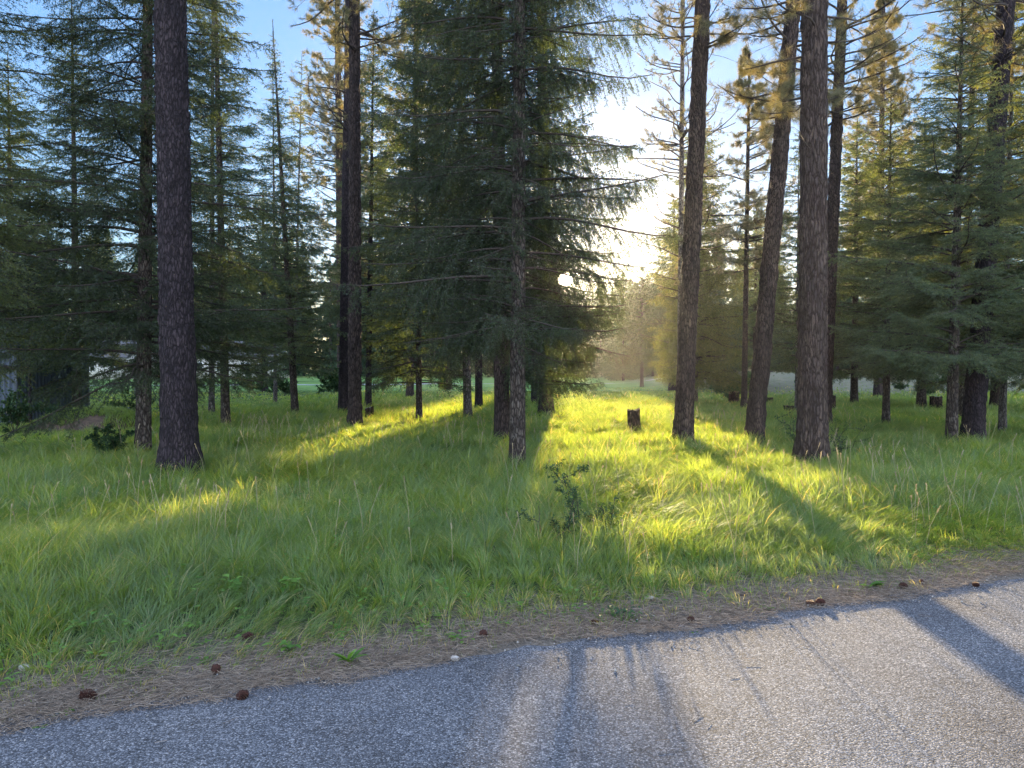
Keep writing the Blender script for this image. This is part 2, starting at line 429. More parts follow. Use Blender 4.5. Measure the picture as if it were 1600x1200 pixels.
# ------------------------------------------------------------------ setting: ground, road, path
def ground_material():
    m, nt, out = newmat('ground_soil'); L = nt.links
    geo = N(nt, 'ShaderNodeNewGeometry'); sx = N(nt, 'ShaderNodeSeparateXYZ'); L.new(geo.outputs['Position'], sx.inputs[0])
    def noise(scale, detail=5.0, rough=0.6):
        n = N(nt, 'ShaderNodeTexNoise', Scale=scale, Detail=detail, Roughness=rough); L.new(geo.outputs['Position'], n.inputs['Vector']); return n
    def math_(op, a, b):
        n = N(nt, 'ShaderNodeMath', operation=op)
        for k, x in enumerate((a, b)):
            if isinstance(x, (int, float)): n.inputs[k].default_value = x
            else: L.new(x, n.inputs[k])
        return n.outputs[0]
    def mixc(f, a, b):
        n = N(nt, 'ShaderNodeMixRGB')
        L.new(f, n.inputs[0])
        for k, x in ((1, a), (2, b)):
            if isinstance(x, tuple): n.inputs[k].default_value = (*x, 1)
            else: L.new(x, n.inputs[k])
        return n.outputs[0]
    def step(x, a, b):
        n = N(nt, 'ShaderNodeMapRange', clamp=True); L.new(x, n.inputs[0]); n.inputs[1].default_value = a; n.inputs[2].default_value = b; return n.outputs[0]
    n1 = noise(38.0, 8.0, 0.75); n2 = noise(2.2); n3 = noise(0.35); n4 = noise(140.0, 3.0, 0.7)
    litter = ramp(nt, [(0.32, (0.06, 0.046, 0.036)), (0.5, (0.165, 0.14, 0.115)), (0.68, (0.31, 0.27, 0.225))]); L.new(n1.outputs['Fac'], litter.inputs[0])
    thatch = ramp(nt, [(0.35, (0.025, 0.045, 0.014)), (0.65, (0.06, 0.10, 0.03))]); L.new(n1.outputs['Fac'], thatch.inputs[0])
    lawn = ramp(nt, [(0.35, (0.12, 0.21, 0.06)), (0.65, (0.16, 0.27, 0.08))]); L.new(n3.outputs['Fac'], lawn.inputs[0])
    dry = ramp(nt, [(0.35, (0.13, 0.14, 0.085)), (0.65, (0.22, 0.20, 0.14))]); L.new(n2.outputs['Fac'], dry.inputs[0])
    s = math_('SUBTRACT', math_('MULTIPLY', sx.outputs[1], 1/RN), math_('ADD', math_('MULTIPLY', sx.outputs[0], RS/RN), 4.19/RN))
    s2 = math_('ADD', s, math_('MULTIPLY', math_('SUBTRACT', n2.outputs['Fac'], 0.5), 1.4))
    c = mixc(step(s2, 0.35, 1.1), litter.outputs[0], thatch.outputs[0])
    yy = math_('ADD', sx.outputs[1], math_('MULTIPLY', math_('SUBTRACT', n3.outputs['Fac'], 0.5), 6.0))
    lm = step(yy, 44, 50)
    c = mixc(lm, c, lawn.outputs[0])
    xm = math_('SUBTRACT', sx.outputs[0], math_('MULTIPLY', math_('SUBTRACT', n3.outputs['Fac'], 0.5), 8.0))
    dm = math_('MULTIPLY', step(xm, 9, 14), step(yy, 34, 42))
    c = mixc(dm, c, dry.outputs[0])
    b = N(nt, 'ShaderNodeBsdfPrincipled', Roughness=0.95); L.new(c, b.inputs['Base Color']); b.inputs['Specular IOR Level'].default_value = 0.1
    hh = math_('ADD', n1.outputs['Fac'], math_('MULTIPLY', n4.outputs['Fac'], 0.4))
    bp = N(nt, 'ShaderNodeBump', Strength=0.8, Distance=0.02); L.new(hh, bp.inputs['Height']); L.new(bp.outputs[0], b.inputs['Normal'])
    L.new(b.outputs[0], out.inputs[0])
    return m

def grid_sheet(name, X, Y, Z, mat, mask=None):
    ny, nx = X.shape
    idx = np.arange(nx * ny).reshape(ny, nx)
    a, b, c, d = idx[:-1, :-1], idx[:-1, 1:], idx[1:, 1:], idx[1:, :-1]
    f = np.concatenate([np.stack([a, b, c], -1).reshape(-1, 3), np.stack([a, c, d], -1).reshape(-1, 3)])
    mb = MB(); mb.add(np.stack([X, Y, Z], -1).reshape(-1, 3), f)
    return mb.build(name, mat, smooth=True)

def spaced(lo, hi, core0, core1, step, g=1.12):
    c = list(np.arange(core0, core1, step))
    a = []; p = core0; s = step
    while p > lo: s *= g; p -= s; a.append(p)
    b = []; p = core1; s = step
    while p < hi: b.append(p); s *= g; p += s
    b.append(hi)
    return np.array(a[::-1] + c + b)
gx = spaced(-700, 700, -16, 16, 0.25); gy = spaced(-60, 1500, 2, 26, 0.25)
X, Y = np.meshgrid(gx, gy)
tag(grid_sheet('ground', X, Y, ground_z(X, Y), ground_material()), kind='structure')

def asphalt():
    m, nt, out = newmat('asphalt_chipseal'); L = nt.links
    geo = N(nt, 'ShaderNodeNewGeometry')
    v = N(nt, 'ShaderNodeTexVoronoi', Scale=135.0); L.new(geo.outputs['Position'], v.inputs['Vector'])
    sp = N(nt, 'ShaderNodeSeparateColor'); L.new(v.outputs['Color'], sp.inputs[0])
    chips = ramp(nt, [(0.0, (0.09, 0.087, 0.086)), (0.45, (0.155, 0.155, 0.162)), (0.8, (0.235, 0.235, 0.245)), (1.0, (0.42, 0.40, 0.39))]); L.new(sp.outputs[0], chips.inputs[0])
    ed = ramp(nt, [(0.25, (1, 1, 1)), (0.75, (0.42, 0.42, 0.42))]); L.new(v.outputs['Distance'], ed.inputs[0])
    mu = N(nt, 'ShaderNodeMixRGB', blend_type='MULTIPLY'); mu.inputs[0].default_value = 0.85; L.new(chips.outputs[0], mu.inputs[1]); L.new(ed.outputs[0], mu.inputs[2])
    n = N(nt, 'ShaderNodeTexNoise', Scale=1.1, Detail=5.0, Roughness=0.6); L.new(geo.outputs['Position'], n.inputs['Vector'])
    r = ramp(nt, [(0.33, (0.78, 0.78, 0.80)), (0.5, (0.93, 0.97, 1.04)), (0.67, (1.12, 1.14, 1.18))]); L.new(n.outputs['Fac'], r.inputs[0])
    m2 = N(nt, 'ShaderNodeMixRGB', blend_type='MULTIPLY'); m2.inputs[0].default_value = 1.0; L.new(mu.outputs[0], m2.inputs[1]); L.new(r.outputs[0], m2.inputs[2])
    ck = N(nt, 'ShaderNodeTexVoronoi', feature='DISTANCE_TO_EDGE', Scale=0.55); cn = N(nt, 'ShaderNodeTexNoise', Scale=3.5, Detail=6.0, Roughness=0.7)
    L.new(geo.outputs['Position'], cn.inputs['Vector']); ca_ = N(nt, 'ShaderNodeMixRGB', blend_type='ADD'); ca_.inputs[0].default_value = 0.5
    L.new(geo.outputs['Position'], ca_.inputs[1]); L.new(cn.outputs['Color'], ca_.inputs[2]); L.new(ca_.outputs[0], ck.inputs['Vector'])
    cr = ramp(nt, [(0.0, (0.55, 0.55, 0.55)), (0.0022, (0.75, 0.75, 0.75)), (0.0045, (1, 1, 1))]); L.new(ck.outputs['Distance'], cr.inputs[0])
    m3 = N(nt, 'ShaderNodeMixRGB', blend_type='MULTIPLY'); m3.inputs[0].default_value = 1.0; L.new(m2.outputs[0], m3.inputs[1]); L.new(cr.outputs[0], m3.inputs[2]); m2 = m3
    nf = N(nt, 'ShaderNodeTexNoise', Scale=260.0, Detail=2.0); L.new(geo.outputs['Position'], nf.inputs['Vector'])
    h = N(nt, 'ShaderNodeMath', operation='SUBTRACT'); h.inputs[0].default_value = 1.0; L.new(v.outputs['Distance'], h.inputs[1])
    h2 = N(nt, 'ShaderNodeMath', operation='MULTIPLY_ADD'); L.new(sp.outputs[1], h2.inputs[0]); h2.inputs[1].default_value = 0.5; L.new(h.outputs[0], h2.inputs[2])
    h3 = N(nt, 'ShaderNodeMath', operation='MULTIPLY_ADD'); L.new(nf.outputs['Fac'], h3.inputs[0]); h3.inputs[1].default_value = 0.4; L.new(h2.outputs[0], h3.inputs[2])
    b = N(nt, 'ShaderNodeBsdfPrincipled', Roughness=0.9); b.inputs['Specular IOR Level'].default_value = 0.06
    L.new(m2.outputs[0], b.inputs['Base Color'])
    bp = N(nt, 'ShaderNodeBump', Strength=0.75, Distance=0.006); L.new(h3.outputs[0], bp.inputs['Height']); L.new(bp.outputs[0], b.inputs['Normal'])
    L.new(b.outputs[0], out.inputs[0])
    return m
# the road: strip along direction (1, RS); near edge ragged
t = spaced(-250, 250, -6, 8, 0.05, 1.2)
rag = 0.10 * (fbm(t * 1.6, t * 0, seed=31) - 0.5) + 0.07 * (vnoise(t * 9, t * 0, seed=33) - 0.5) + 0.02
w = np.array([0, 0.25, 0.6, 1.0, 1.6, 2.5, 4, 6.2])
T_, W_ = np.meshgrid(t, w)
off = -W_ + rag[None, :] * np.clip(1 - W_ / 0.6, 0, 1)
dx, dy = 1 / RN, RS / RN; nx_, ny_ = -RS / RN, 1 / RN
RX = T_ * dx + nx_ * off; RY = 4.19 + T_ * dy + ny_ * off
RZ = 0.012 - 0.016 * (W_ < 0.01) + 0.02 * np.clip(W_ / 3, 0, 1)
tag(grid_sheet('road', RX, RY, RZ, asphalt()), kind='structure')

# far footpath across the lawn and a gravel patch by the shed
M['path'] = plain('path_gravel', (0.34, 0.35, 0.36), 0.9, (0.24, 0.24, 0.25), 3.0, 0.2, coord='Object')
px_ = np.linspace(-46, 16, 60)
py_ = 62 + 3.5 * np.sin((px_ + 20) * 0.045) + 0.06 * (px_ + 20)
PX = np.stack([px_, px_]); PY = np.stack([py_ - 0.75, py_ + 0.75])
tag(grid_sheet('path', PX, PY, ground_z(PX, PY) + 0.03, M['path']), kind='structure')
M['gravel'] = plain('gravel_patch', (0.30, 0.31, 0.33), 0.9, (0.14, 0.15, 0.16), 14, 0.8)
gxx = np.linspace(-17.5, -13.6, 30); yy0 = 23.5 + 0.4 * np.sin(gxx * 2); yy1 = 27.2 + 0.5 * np.cos(gxx * 1.7)
k = np.linspace(0, 1, 8)[:, None]
GX = np.repeat(gxx[None], 8, 0) ; GY = yy0[None] * (1 - k) + yy1[None] * k
tag(grid_sheet('gravel_path', GX, GY, ground_z(GX, GY) + 0.06, M['gravel']), kind='structure')

# ------------------------------------------------------------------ trees
def trunk_mesh(mb, H, r0, lean, flare=0.35, sides=32, dz=0.05, bark=0.012, seed=0, curve=0.0, mi=0, taper=0.85, top_fine=9.0):
    zs = np.concatenate([np.arange(-0.15, min(top_fine, H), dz), np.linspace(min(top_fine, H), H, 12)[0 if H > top_fine else 11:]])
    th = np.linspace(0, 2*np.pi, sides, endpoint=False)
    Z, TH = np.meshgrid(zs, th, indexing='ij')
    rr = r0 * (1 - taper * (np.clip(Z, 0, H) / H) ** 1.15)
    fl = 1 + flare * np.exp(-np.clip(Z + 0.05, 0, 9) / 0.30) * (0.55 + 0.95 * vnoise(np.cos(TH)*1.6 + 5, np.sin(TH)*1.6 + 5, seed=seed))
    cx, cy = np.cos(TH) * 3 * r0 / 0.25, np.sin(TH) * 3 * r0 / 0.25
    nb = fbm(cx * 3 + 11, cy * 3 + 7, Z * 3.2, seed=seed + 1, o=3)
    ridge = np.abs(nb - 0.5) * 2
    rr = rr * fl + bark * (ridge - 0.4) * 1.8 + bark * 0.8 * (vnoise(cx*9, cy*9, Z*11, seed=seed+4) - 0.5)
    lx = lean[0] * Z + curve * np.sin(Z / H * math.pi) ; ly = lean[1] * Z
    V = np.stack([lx + rr * np.cos(TH), ly + rr * np.sin(TH), Z], -1)
    n, sds = Z.shape
    idx = np.arange(n * sds).reshape(n, sds)
    i0 = idx[:-1]; i1 = idx[1:]; j0 = np.roll(i0, -1, 1); j1 = np.roll(i1, -1, 1)
    f = np.concatenate([np.stack([i0, j0, j1], -1).reshape(-1, 3), np.stack([i0, j1, i1], -1).reshape(-1, 3)])
    mb.add(V.reshape(-1, 3), f, mi)
    def axis(z): return np.array([lean[0]*z + curve*math.sin(max(z, 0)/H*math.pi), lean[1]*z, z])
    def radius(z): return r0 * (1 - taper * (z / H) ** 1.15)
    return axis, radius

WH = 0.62; NWK = 1.6
def fir_crown(mb, H, R, cb, axis, rad, zmax=None, whorl=0.30, per=5, sec=0.085, ter=True, nd=38, nl=0.028, nw=0.0065,
              droop=0.30, rise=0.10, shape=0.75, bare=0.22, keep=None, lop=None, hang=0.25, lmul=1.0, gaps=0.0, sub=0.42, fluffy=False):
    """whorled conifer crown: limbs, flat drooping side sprays and needles"""
    whorl *= 0.68 if fluffy else WH; hang *= 1.9 if fluffy else 1.7; sec *= 1.15 if fluffy else 1.0; nd *= 2.2 if fluffy else 1.15; nw *= 1.15 if fluffy else NWK; nl *= 1.25; sub *= 1.15 if fluffy else 1.0; gaps += 0.06
    SA, SB = [], []; TA, TB, TR = [], [], []
    z = cb
    top = min(H - 0.3, zmax) if zmax else H - 0.3
    while z < top:
        f = (z - cb) / (H - cb)
        prof = (1 - f) ** shape * (0.72 + 0.28 * min(1, (f + 0.04) / 0.10))
        k = per if RNG.random() > 0.3 else per - 1
        a0 = RNG.random() * 6.283
        for j in range(k):
            if RNG.random() < gaps: continue
            a = a0 + j * 6.283 / k + RNG.normal() * 0.22
            L = R * prof * RNG.uniform(0.5, 1.2) * lmul
            L *= 0.78 + 0.44 * float(vnoise(np.array([math.cos(a) * 1.3 + 9]), np.array([math.sin(a) * 1.3 + 9]), np.array([z * 0.9]), seed=int(H * 10) % 97))
            if lop is not None: L *= lop(a, z)
            if keep is not None:      # boughs stop short of the sunlit gap instead of crossing it bare
                for _ in range(14):
                    tip = (axis(z) + np.array([math.cos(a) * L, math.sin(a) * L, L * (rise - droop * 0.45)]))[None]
                    if L < 0.3 or keep(tip)[0]: break
                    L *= 0.86
            if L < 0.12: continue
            zz = z + RNG.normal() * 0.12
            o = np.array([math.cos(a), math.sin(a), 0]); sd = np.array([-math.sin(a), math.cos(a), 0])
            rs = rise + 0.35 * f + RNG.normal() * 0.13; dr = droop * (1 - 0.4 * f) * RNG.uniform(0.5, 1.7)
            def P(t):
                t = np.clip(np.asarray(t, float), 0, 1)
                bend = 0.09 * L * np.sin(t * 4 + a * 9 + z * 7)
                return (axis(zz)[None] + o[None] * (L * t)[:, None] + sd[None] * (bend * t)[:, None]
                        + np.array([[0, 0, 1.]]) * (L * (rs * t - dr * t**2 + 0.55 * dr * t**3.5))[:, None])
            tt = np.linspace(0, 1, 7)
            pts = P(tt)
            br = 0.004 + 0.008 * L
            mb.tube(pts, br * (1 - 0.85 * tt) + 0.002, 4, 0, cap=False)
            n = max(3, int(L / sec))
            ts = np.linspace(bare * RNG.uniform(0.6, 1.4) * min(1, L / 0.8), 0.985, n); ts = np.clip(ts + RNG.normal(size=n) * 0.5 / n, 0.02, 0.99)
            base = P(ts); fw = norm(P(np.minimum(ts + 0.03, 1.0)) - P(ts - 0.03 + 0.0))
            for sgn in (-1, 1):
                l = sub * L * (np.clip(1 - ts, 0, 1) ** 0.75) * RNG.uniform(0.35, 1.3, n) + 0.06
                l *= np.clip((ts + 0.1) / 0.45, 0.4, 1)
                an = np.radians(RNG.uniform(42, 66, n))[:, None]
                d1 = norm(fw * np.cos(an) + sgn * sd[None] * np.sin(an) + np.array([[0, 0, -1.]]) * (hang * RNG.uniform(-0.25, 1.5, n))[:, None])
                m1 = base + d1 * (l * 0.5)[:, None]
                d2 = norm(d1 + fw * 0.25 + np.array([[0, 0, -1.]]) * (hang * 0.9 * RNG.uniform(0.4, 1.4, n))[:, None])
                e1 = m1 + d2 * (l * 0.5)[:, None]
                SA += [base, m1]; SB += [m1, e1]
                if ter:
                    for fr in (0.22, 0.45, 0.68, 0.88):
                        q = base + d1 * (l * min(fr, 0.5))[:, None] + d2 * (l * max(fr - 0.5, 0))[:, None]
                        for s2 in (-1, 1):
                            tl = l * 0.38 * (1 - fr * 0.6) * RNG.uniform(0.6, 1.2, n)
                            ok = tl > 0.035
                            side = norm(np.cross(d1, np.array([[0, 0, 1.]])))
                            dd = norm(d1 * 0.7 + s2 * side * 0.7 + np.array([[0, 0, -1.]]) * (hang * RNG.uniform(0.2, 1.5, n))[:, None])
                            SA.append(q[ok]); SB.append((q + dd * tl[:, None])[ok])
                TA += [base, m1]; TB += [m1, e1]; TR.append(np.full(2*n, 0.003))
            k0 = max(1, int(6 * bare))
            SA.append(pts[k0:-1]); SB.append(pts[k0+1:])
        z += whorl * RNG.uniform(0.7, 1.3) * (1 - 0.35 * f)
    # leader
    if not zmax or zmax >= H:
        SA.append(axis(H - 0.6)[None]); SB.append(axis(H)[None])
    SA = np.concatenate(SA); SB = np.concatenate(SB)
    mb.segs(np.concatenate(TA), np.concatenate(TB), np.concatenate(TR), np.concatenate(TR) * 0.5, 0)
    mb.needles(SA, SB, nd, nl, nw, 40, 78, 1, flat=0.3, sun_keep=keep)

def pine_crown(mb, H, R, cb, axis, rad, n_br=40, zmax=None, nl=0.15, nw=0.004, tuft=42, keep=None, shape=0.6, dead=0, dead_lo=3.0, azs=None, sub=(4, 8), rise=0.15, up=0.35, zp=1.0):
    TA, TB = [], []; SA, SB, SR = [], [], []
    zs = np.sort(cb + (min(H, zmax or H) - cb) * RNG.random(n_br) ** zp)
    for z in zs:
        f = (z - cb) / (H - cb)
        L = R * (max(1 - f, 0.05)) ** shape * RNG.uniform(0.5, 1.15) * (0.55 + 0.45 * min(1, f / 0.15 + 0.2))
        a = RNG.random() * 6.283 if azs is None else RNG.choice(azs) + RNG.normal() * 0.3
        o = np.array([math.cos(a), math.sin(a), 0]); sd = np.array([-math.sin(a), math.cos(a), 0])
        tt = np.linspace(0, 1, 9); wig = RNG.normal(size=3) * 0.10
        rs = rise + RNG.normal() * 0.12 + 0.3 * f; dr = RNG.uniform(0.25, 0.6)
        zc = L * (rs * tt - dr * tt**2 + up * tt**3 * 1.2)
        sc = L * (wig[0] * np.sin(tt * 3) + wig[1] * np.sin(tt * 7) * 0.5)
        pts = axis(z)[None] + o[None] * (L * tt)[:, None] + sd[None] * sc[:, None] + np.array([[0, 0, 1.]]) * zc[:, None]
        br = 0.008 + 0.010 * L
        mb.tube(pts, br * (1 - 0.75 * tt) + 0.003, 5, 0, cap=False)
        TA.append(pts[-2:-1]); TB.append(pts[-1:])
        for _ in range(RNG.integers(*sub)):
            t = RNG.uniform(0.3, 0.98); i = int(t * 8); q = pts[i] + (pts[i+1] - pts[i]) * (t * 8 - i) if i < 8 else pts[8]
            fw = norm(pts[min(i+1, 8)] - pts[i-1])
            d = norm(fw * 0.8 + sd * RNG.normal() * 0.8 + np.array([0, 0, RNG.normal() * 0.3 + 0.1]))
            l = L * RNG.uniform(0.12, 0.34)
            m = q + d * l * 0.55 + np.array([0, 0, -0.05 * l]); e = m + norm(d + np.array([0, 0, 0.45])) * l * 0.45
            SA += [q, m]; SB += [m, e]; SR += [0.006, 0.005]
            TA.append((m + (e - m) * 0.3)[None]); TB.append(e[None])
            for _ in range(RNG.integers(1, 4)):
                d3 = norm(d + RNG.normal(size=3) * 0.6); b0 = q + (m - q) * RNG.uniform(0.4, 1); e3 = b0 + d3 * l * RNG.uniform(0.25, 0.5)
                SA.append(b0); SB.append(e3); SR.append(0.004)
                TA.append((b0 + (e3 - b0) * 0.45)[None]); TB.append(e3[None])
    for _ in range(dead):
        z = RNG.uniform(dead_lo, cb + 1.5); a = RNG.random() * 6.283; L = RNG.uniform(0.3, 1.3)
        p = axis(z); d = np.array([math.cos(a), math.sin(a), RNG.uniform(-0.35, 0.25)])
        for s_ in range(4):
            q = p + d * L / 4; SA.append(p); SB.append(q); SR.append(0.007 * (1 - s_ * 0.2))
            if RNG.random() < 0.7:
                d4 = norm(d + RNG.normal(size=3) * 0.7); SA.append(q); SB.append(q + d4 * L * 0.25); SR.append(0.003)
            p = q; d = d + RNG.normal(size=3) * 0.22 + np.array([0, 0, -0.10])
    SA = np.array(SA); SB = np.array(SB); SR = np.array(SR)
    mb.segs(SA, SB, SR, SR * 0.6, 0)
    mb.needles(np.concatenate(TA), np.concatenate(TB), 0, nl, nw, 8, 105, 1, tuft=tuft, sun_keep=keep, droop=0.12)

def place_base(px, D):
    x = pix(px, D)
    return x, D, float(ground_z(np.array([x]), np.array([D]))[0]) - 0.02

def lean_from(px0, px1, D):
    """lean slope so that the trunk runs from px0 at the ground to px1 at the top of the frame"""
    ztop = CAMZ + 0.488 * D
    return (pix(px1, D) - pix(px0, D)) / ztop

def fir(px, D, H, R, cb, w, label, mat='fir_dark', top=None, bark='bark_fir', seed=0, name='fir_tree', frame_top=True, group=None, **kw):
    if D < 36: D *= 0.92; w *= 0.92; R *= 0.94
    loc = place_base(px, D)
    t = tag(empty(name, loc), label, 'fir tree', group)
    lean = (lean_from(px, top if top is not None else px, D), 0)
    mb = MB(); sides = 24 if D < 22 else 12
    ax, rd = trunk_mesh(mb, H, w / 2, lean, 0.3, sides, 0.05 if D < 22 else 0.25, 0.007, seed, taper=0.92)
    mb.build('trunk', M[bark], t, smooth=True)
    mb = MB()
    zv = CAMZ + 0.50 * (D + R) + 1.2     # needles fine up to a little above the frame, coarser beyond
    g = dict(keep=world_keep(loc), zmax=min(H, zv), fluffy=D < 16); g.update(kw)
    fir_crown(mb, H, R, cb, ax, rd, **g)
    if H > zv:      # the part above the picture: still there, built coarser (it shades the ground)
        A, B = [], []
        for z in np.arange(zv, H - 0.2, 0.35):
            L = R * (1 - (z - cb) / (H - cb)) ** 0.75
            for a in RNG.random(6) * 6.283:
                e = ax(z) + np.array([math.cos(a), math.sin(a), -0.1]) * L * RNG.uniform(0.6, 1)
                A.append(ax(z)); B.append(e)
        A = np.array(A); B = np.array(B)
        mb.segs(A, B, np.full(len(A), 0.012), np.full(len(A), 0.004), 0)
        mb.needles(A, B, 22, 0.16, 0.05, 40, 80, 1)
    mb.build('crown', [M['twig'], M[mat]], t)
    return t

def pine(px, D, H, w, cb, R, label, top=None, bark='bark_pine', seed=0, flare=0.35, curve=0.0, name='pine_tree', group=None, mat='pine', **kw):
    if D < 36: D *= 0.92; w *= 0.92; R *= 0.94
    loc = place_base(px, D)
    t = tag(empty(name, loc), label, 'pine tree', group)
    lean = (lean_from(px, top if top is not None else px, D), 0)
    mb = MB(); big = D < 20
    ax, rd = trunk_mesh(mb, H, w / 2, lean, flare, 72 if D < 14 else (40 if big else 16), 0.022 if D < 14 else (0.04 if big else 0.2), 0.026 if big else 0.012, seed, curve, taper=0.62)
    mb.build('trunk', M[bark], t, smooth=True)
    if cb is not None:
        mb = MB()
        g = dict(keep=world_keep(loc)); g.update(kw)
        pine_crown(mb, H, R, cb, ax, rd, **g)
        mb.build('crown', [M['twig'], M[mat]], t)
    return t

# --- the big near pines
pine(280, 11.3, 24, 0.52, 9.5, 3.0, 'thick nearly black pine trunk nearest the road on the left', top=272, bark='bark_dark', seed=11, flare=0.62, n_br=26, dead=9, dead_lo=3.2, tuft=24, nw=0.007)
pine(554, 20.0, 24, 0.37, 9.2, 2.6, 'slim dark pine with a long crooked bough reaching left near the top', top=557, seed=12, n_br=70, zp=1.7, dead=12, dead_lo=6, nw=0.006)
pine(1067, 15.9, 22, 0.41, 7.6, 1.7, 'leaning dark pine trunk standing alone in the sunlit grass behind the shrub', top=1095, bark='bark_pine', seed=13, n_br=52, zp=1.8, sub=(6, 10), dead=16, tuft=34, dead_lo=2.6, nw=0.0045)
pine(1178, 16.2, 22, 0.40, 6.5, 2.0, 'slanting dark pine between the lone trunk and the thick brown pine', top=1236, bark='bark_pine', seed=14, n_br=54, zp=1.8, sub=(6, 10), dead=22, tuft=34, dead_lo=5)
pine(1270, 12.8, 23, 0.50, 5.7, 1.9, 'thick brown furrowed pine trunk, the broadest on the right', top=1267, bark='bark_brown', seed=15, flare=0.55, n_br=44, zp=1.9, sub=(6, 9), dead=16, tuft=34, dead_lo=4.8, nw=0.0042, shape=0.3)
pine(1288, 21.5, 24, 0.38, 8.0, 2.6, 'pine with scraggy bare twigs rising right behind the thick brown trunk', top=1310, bark='bark_pine', seed=16, n_br=80, zp=1.8, dead=40, dead_lo=4)
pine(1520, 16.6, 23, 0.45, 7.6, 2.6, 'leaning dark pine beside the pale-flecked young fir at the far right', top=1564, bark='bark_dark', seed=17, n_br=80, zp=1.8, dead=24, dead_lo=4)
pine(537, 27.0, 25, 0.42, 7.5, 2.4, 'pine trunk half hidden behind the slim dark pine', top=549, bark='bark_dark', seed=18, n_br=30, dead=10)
pine(853, 26.0, 25, 0.48, 8.5, 2.4, 'stout pine with a flared foot behind the sunlit fir boughs', top=846, bark='bark_pine', seed=19, n_br=30, dead=16, flare=0.55)

# --- near firs
fir(808, 11.9, 17, 2.35, 2.0, 0.26, 'tall dark fir in the middle of the grove with lichen-flecked trunk and drooping boughs', 'fir_dark', top=812, seed=21, whorl=0.25, per=6, hang=0.62, bare=0.26, droop=0.42, sec=0.075, shape=0.6,
    lop=lambda a, z: (1.0 if math.cos(a) > 0.2 and z > 3.6 else (0.72 if math.cos(a) > 0.2 else 1.0)) * (0.5 if math.sin(a) < -0.45 and z > 2.2 else 1.0))
fir(785, 17.0, 21, 3.0, 1.4, 0.36, 'bigger fir trunk just left behind the middle fir', 'fir_dark', top=776, bark='bark_pine', seed=22, whorl=0.31, per=6, hang=0.62, bare=0.32, droop=0.38, nd=34, nw=0.009, nl=0.035, shape=0.55, sec=0.075,
    lop=lambda a, z: (1.0 if z > 2.8 else (1.42 if math.cos(a) > 0.4 else 0.15)) * (0.5 if math.sin(a) < -0.5 else 1.0))
fir(222, 14.0, 16.5, 2.75, 1.55, 0.28, 'broad dark fir behind the black pine trunk, its trunk banded with pale patches', 'fir_dark', top=238, seed=23, whorl=0.27, gaps=0.08, per=5, hang=0.32, bare=0.25, nd=34, nw=0.008, nl=0.032)
fir(-75, 13.0, 14, 2.6, 1.8, 0.26, 'fir at the left edge reaching yellow-green boughs into view', 'fir_light', seed=24, whorl=0.34, per=5, hang=0.25, bare=0.3, nd=34, nw=0.0075)
fir(352, 21.0, 15.5, 2.3, 1.3, 0.25, 'fir with white-flecked trunk and low hanging bough right of the black pine', 'fir_blue', top=342, seed=25, whorl=0.34, per=5, hang=0.30, gaps=0.1, nd=24, nw=0.012, nl=0.04, shape=1.25)
fir(461, 26.0, 12.5, 2.1, 1.7, 0.27, 'small fir leaning left beneath the pale thin treetops', 'fir_blue', top=428, seed=26, whorl=0.32, per=5, hang=0.3, nd=20, nw=0.014, nl=0.045, shape=1.1)
fir(1488, 15.9, 9.5, 2.7, 1.55, 0.24, 'young spreading fir with pale-flecked trunk beside the leaning pine', 'fir_blue', top=1496, seed=27, whorl=0.27, per=5, hang=0.18, rise=0.2, nd=30, nw=0.009, nl=0.034, shape=1.0)
fir(1385, 22.0, 9.0, 2.3, 1.5, 0.22, 'bushy blue-green fir on a slim trunk behind and left of the spreading fir', 'fir_blue', top=1388, seed=28, whorl=0.24, per=5, hang=0.2, rise=0.2, nd=24, nw=0.012, nl=0.04, shape=0.85)
fir(1567, 19.5, 13, 2.2, 1.6, 0.19, 'slender grey-barked fir near the right edge', 'fir_light', bark='bark_grey', top=1575, seed=29, whorl=0.32, per=5, hang=0.2, nd=22, nw=0.011, nl=0.038)
fir(1700, 17.0, 13, 2.6, 1.5, 0.25, 'fir just past the right edge with boughs showing', 'fir_blue', seed=30, whorl=0.32, per=5, hang=0.2, nd=26, nw=0.010, nl=0.036)
fir(1505, 24.0, 19, 2.7, 3.5, 0.28, 'tall airy fir whose thin top rises behind the leaning pine', 'fir_light', top=1515, seed=31, whorl=0.42, per=5, hang=0.15, rise=0.25, gaps=0.34, nd=17, nw=0.012, nl=0.045, shape=0.7)
fir(1085, 33.0, 12.5, 3.0, 1.2, 0.30, 'full fir with gold-edged left side behind the lone leaning trunk', 'fir_light', top=1092, seed=32, whorl=0.30, per=6, hang=0.45, droop=0.4, nd=18, nw=0.018, nl=0.05, shape=0.8)
fir(655, 23.0, 14, 2.3, 1.3, 0.20, 'fir with thin trunk and low dark boughs left of the middle fir', 'fir_dark', top=650, seed=33, whorl=0.34, per=5, hang=0.35, nd=20, nw=0.013, nl=0.045)
fir(731, 24.0, 17, 2.3, 2.6, 0.28, 'straight fir trunk with purplish grey bark seen under the dark boughs', 'fir_dark', bark='bark_grey', top=716, seed=34, whorl=0.42, per=5, hang=0.3, nd=18, nw=0.013, nl=0.045)
fir(748, 31.0, 16, 2.2, 3.0, 0.32, 'dark trunked fir right behind the purplish grey one', 'fir_dark', bark='bark_dark', seed=35, whorl=0.45, nd=14, nw=0.018, nl=0.055, ter=False)
fir(575, 31.0, 15, 2.6, 2.6, 0.28, 'dark fir right of the paired pine trunks', 'fir_blue', bark='bark_dark', top=587, seed=36, whorl=0.36, nd=16, nw=0.018, nl=0.055)
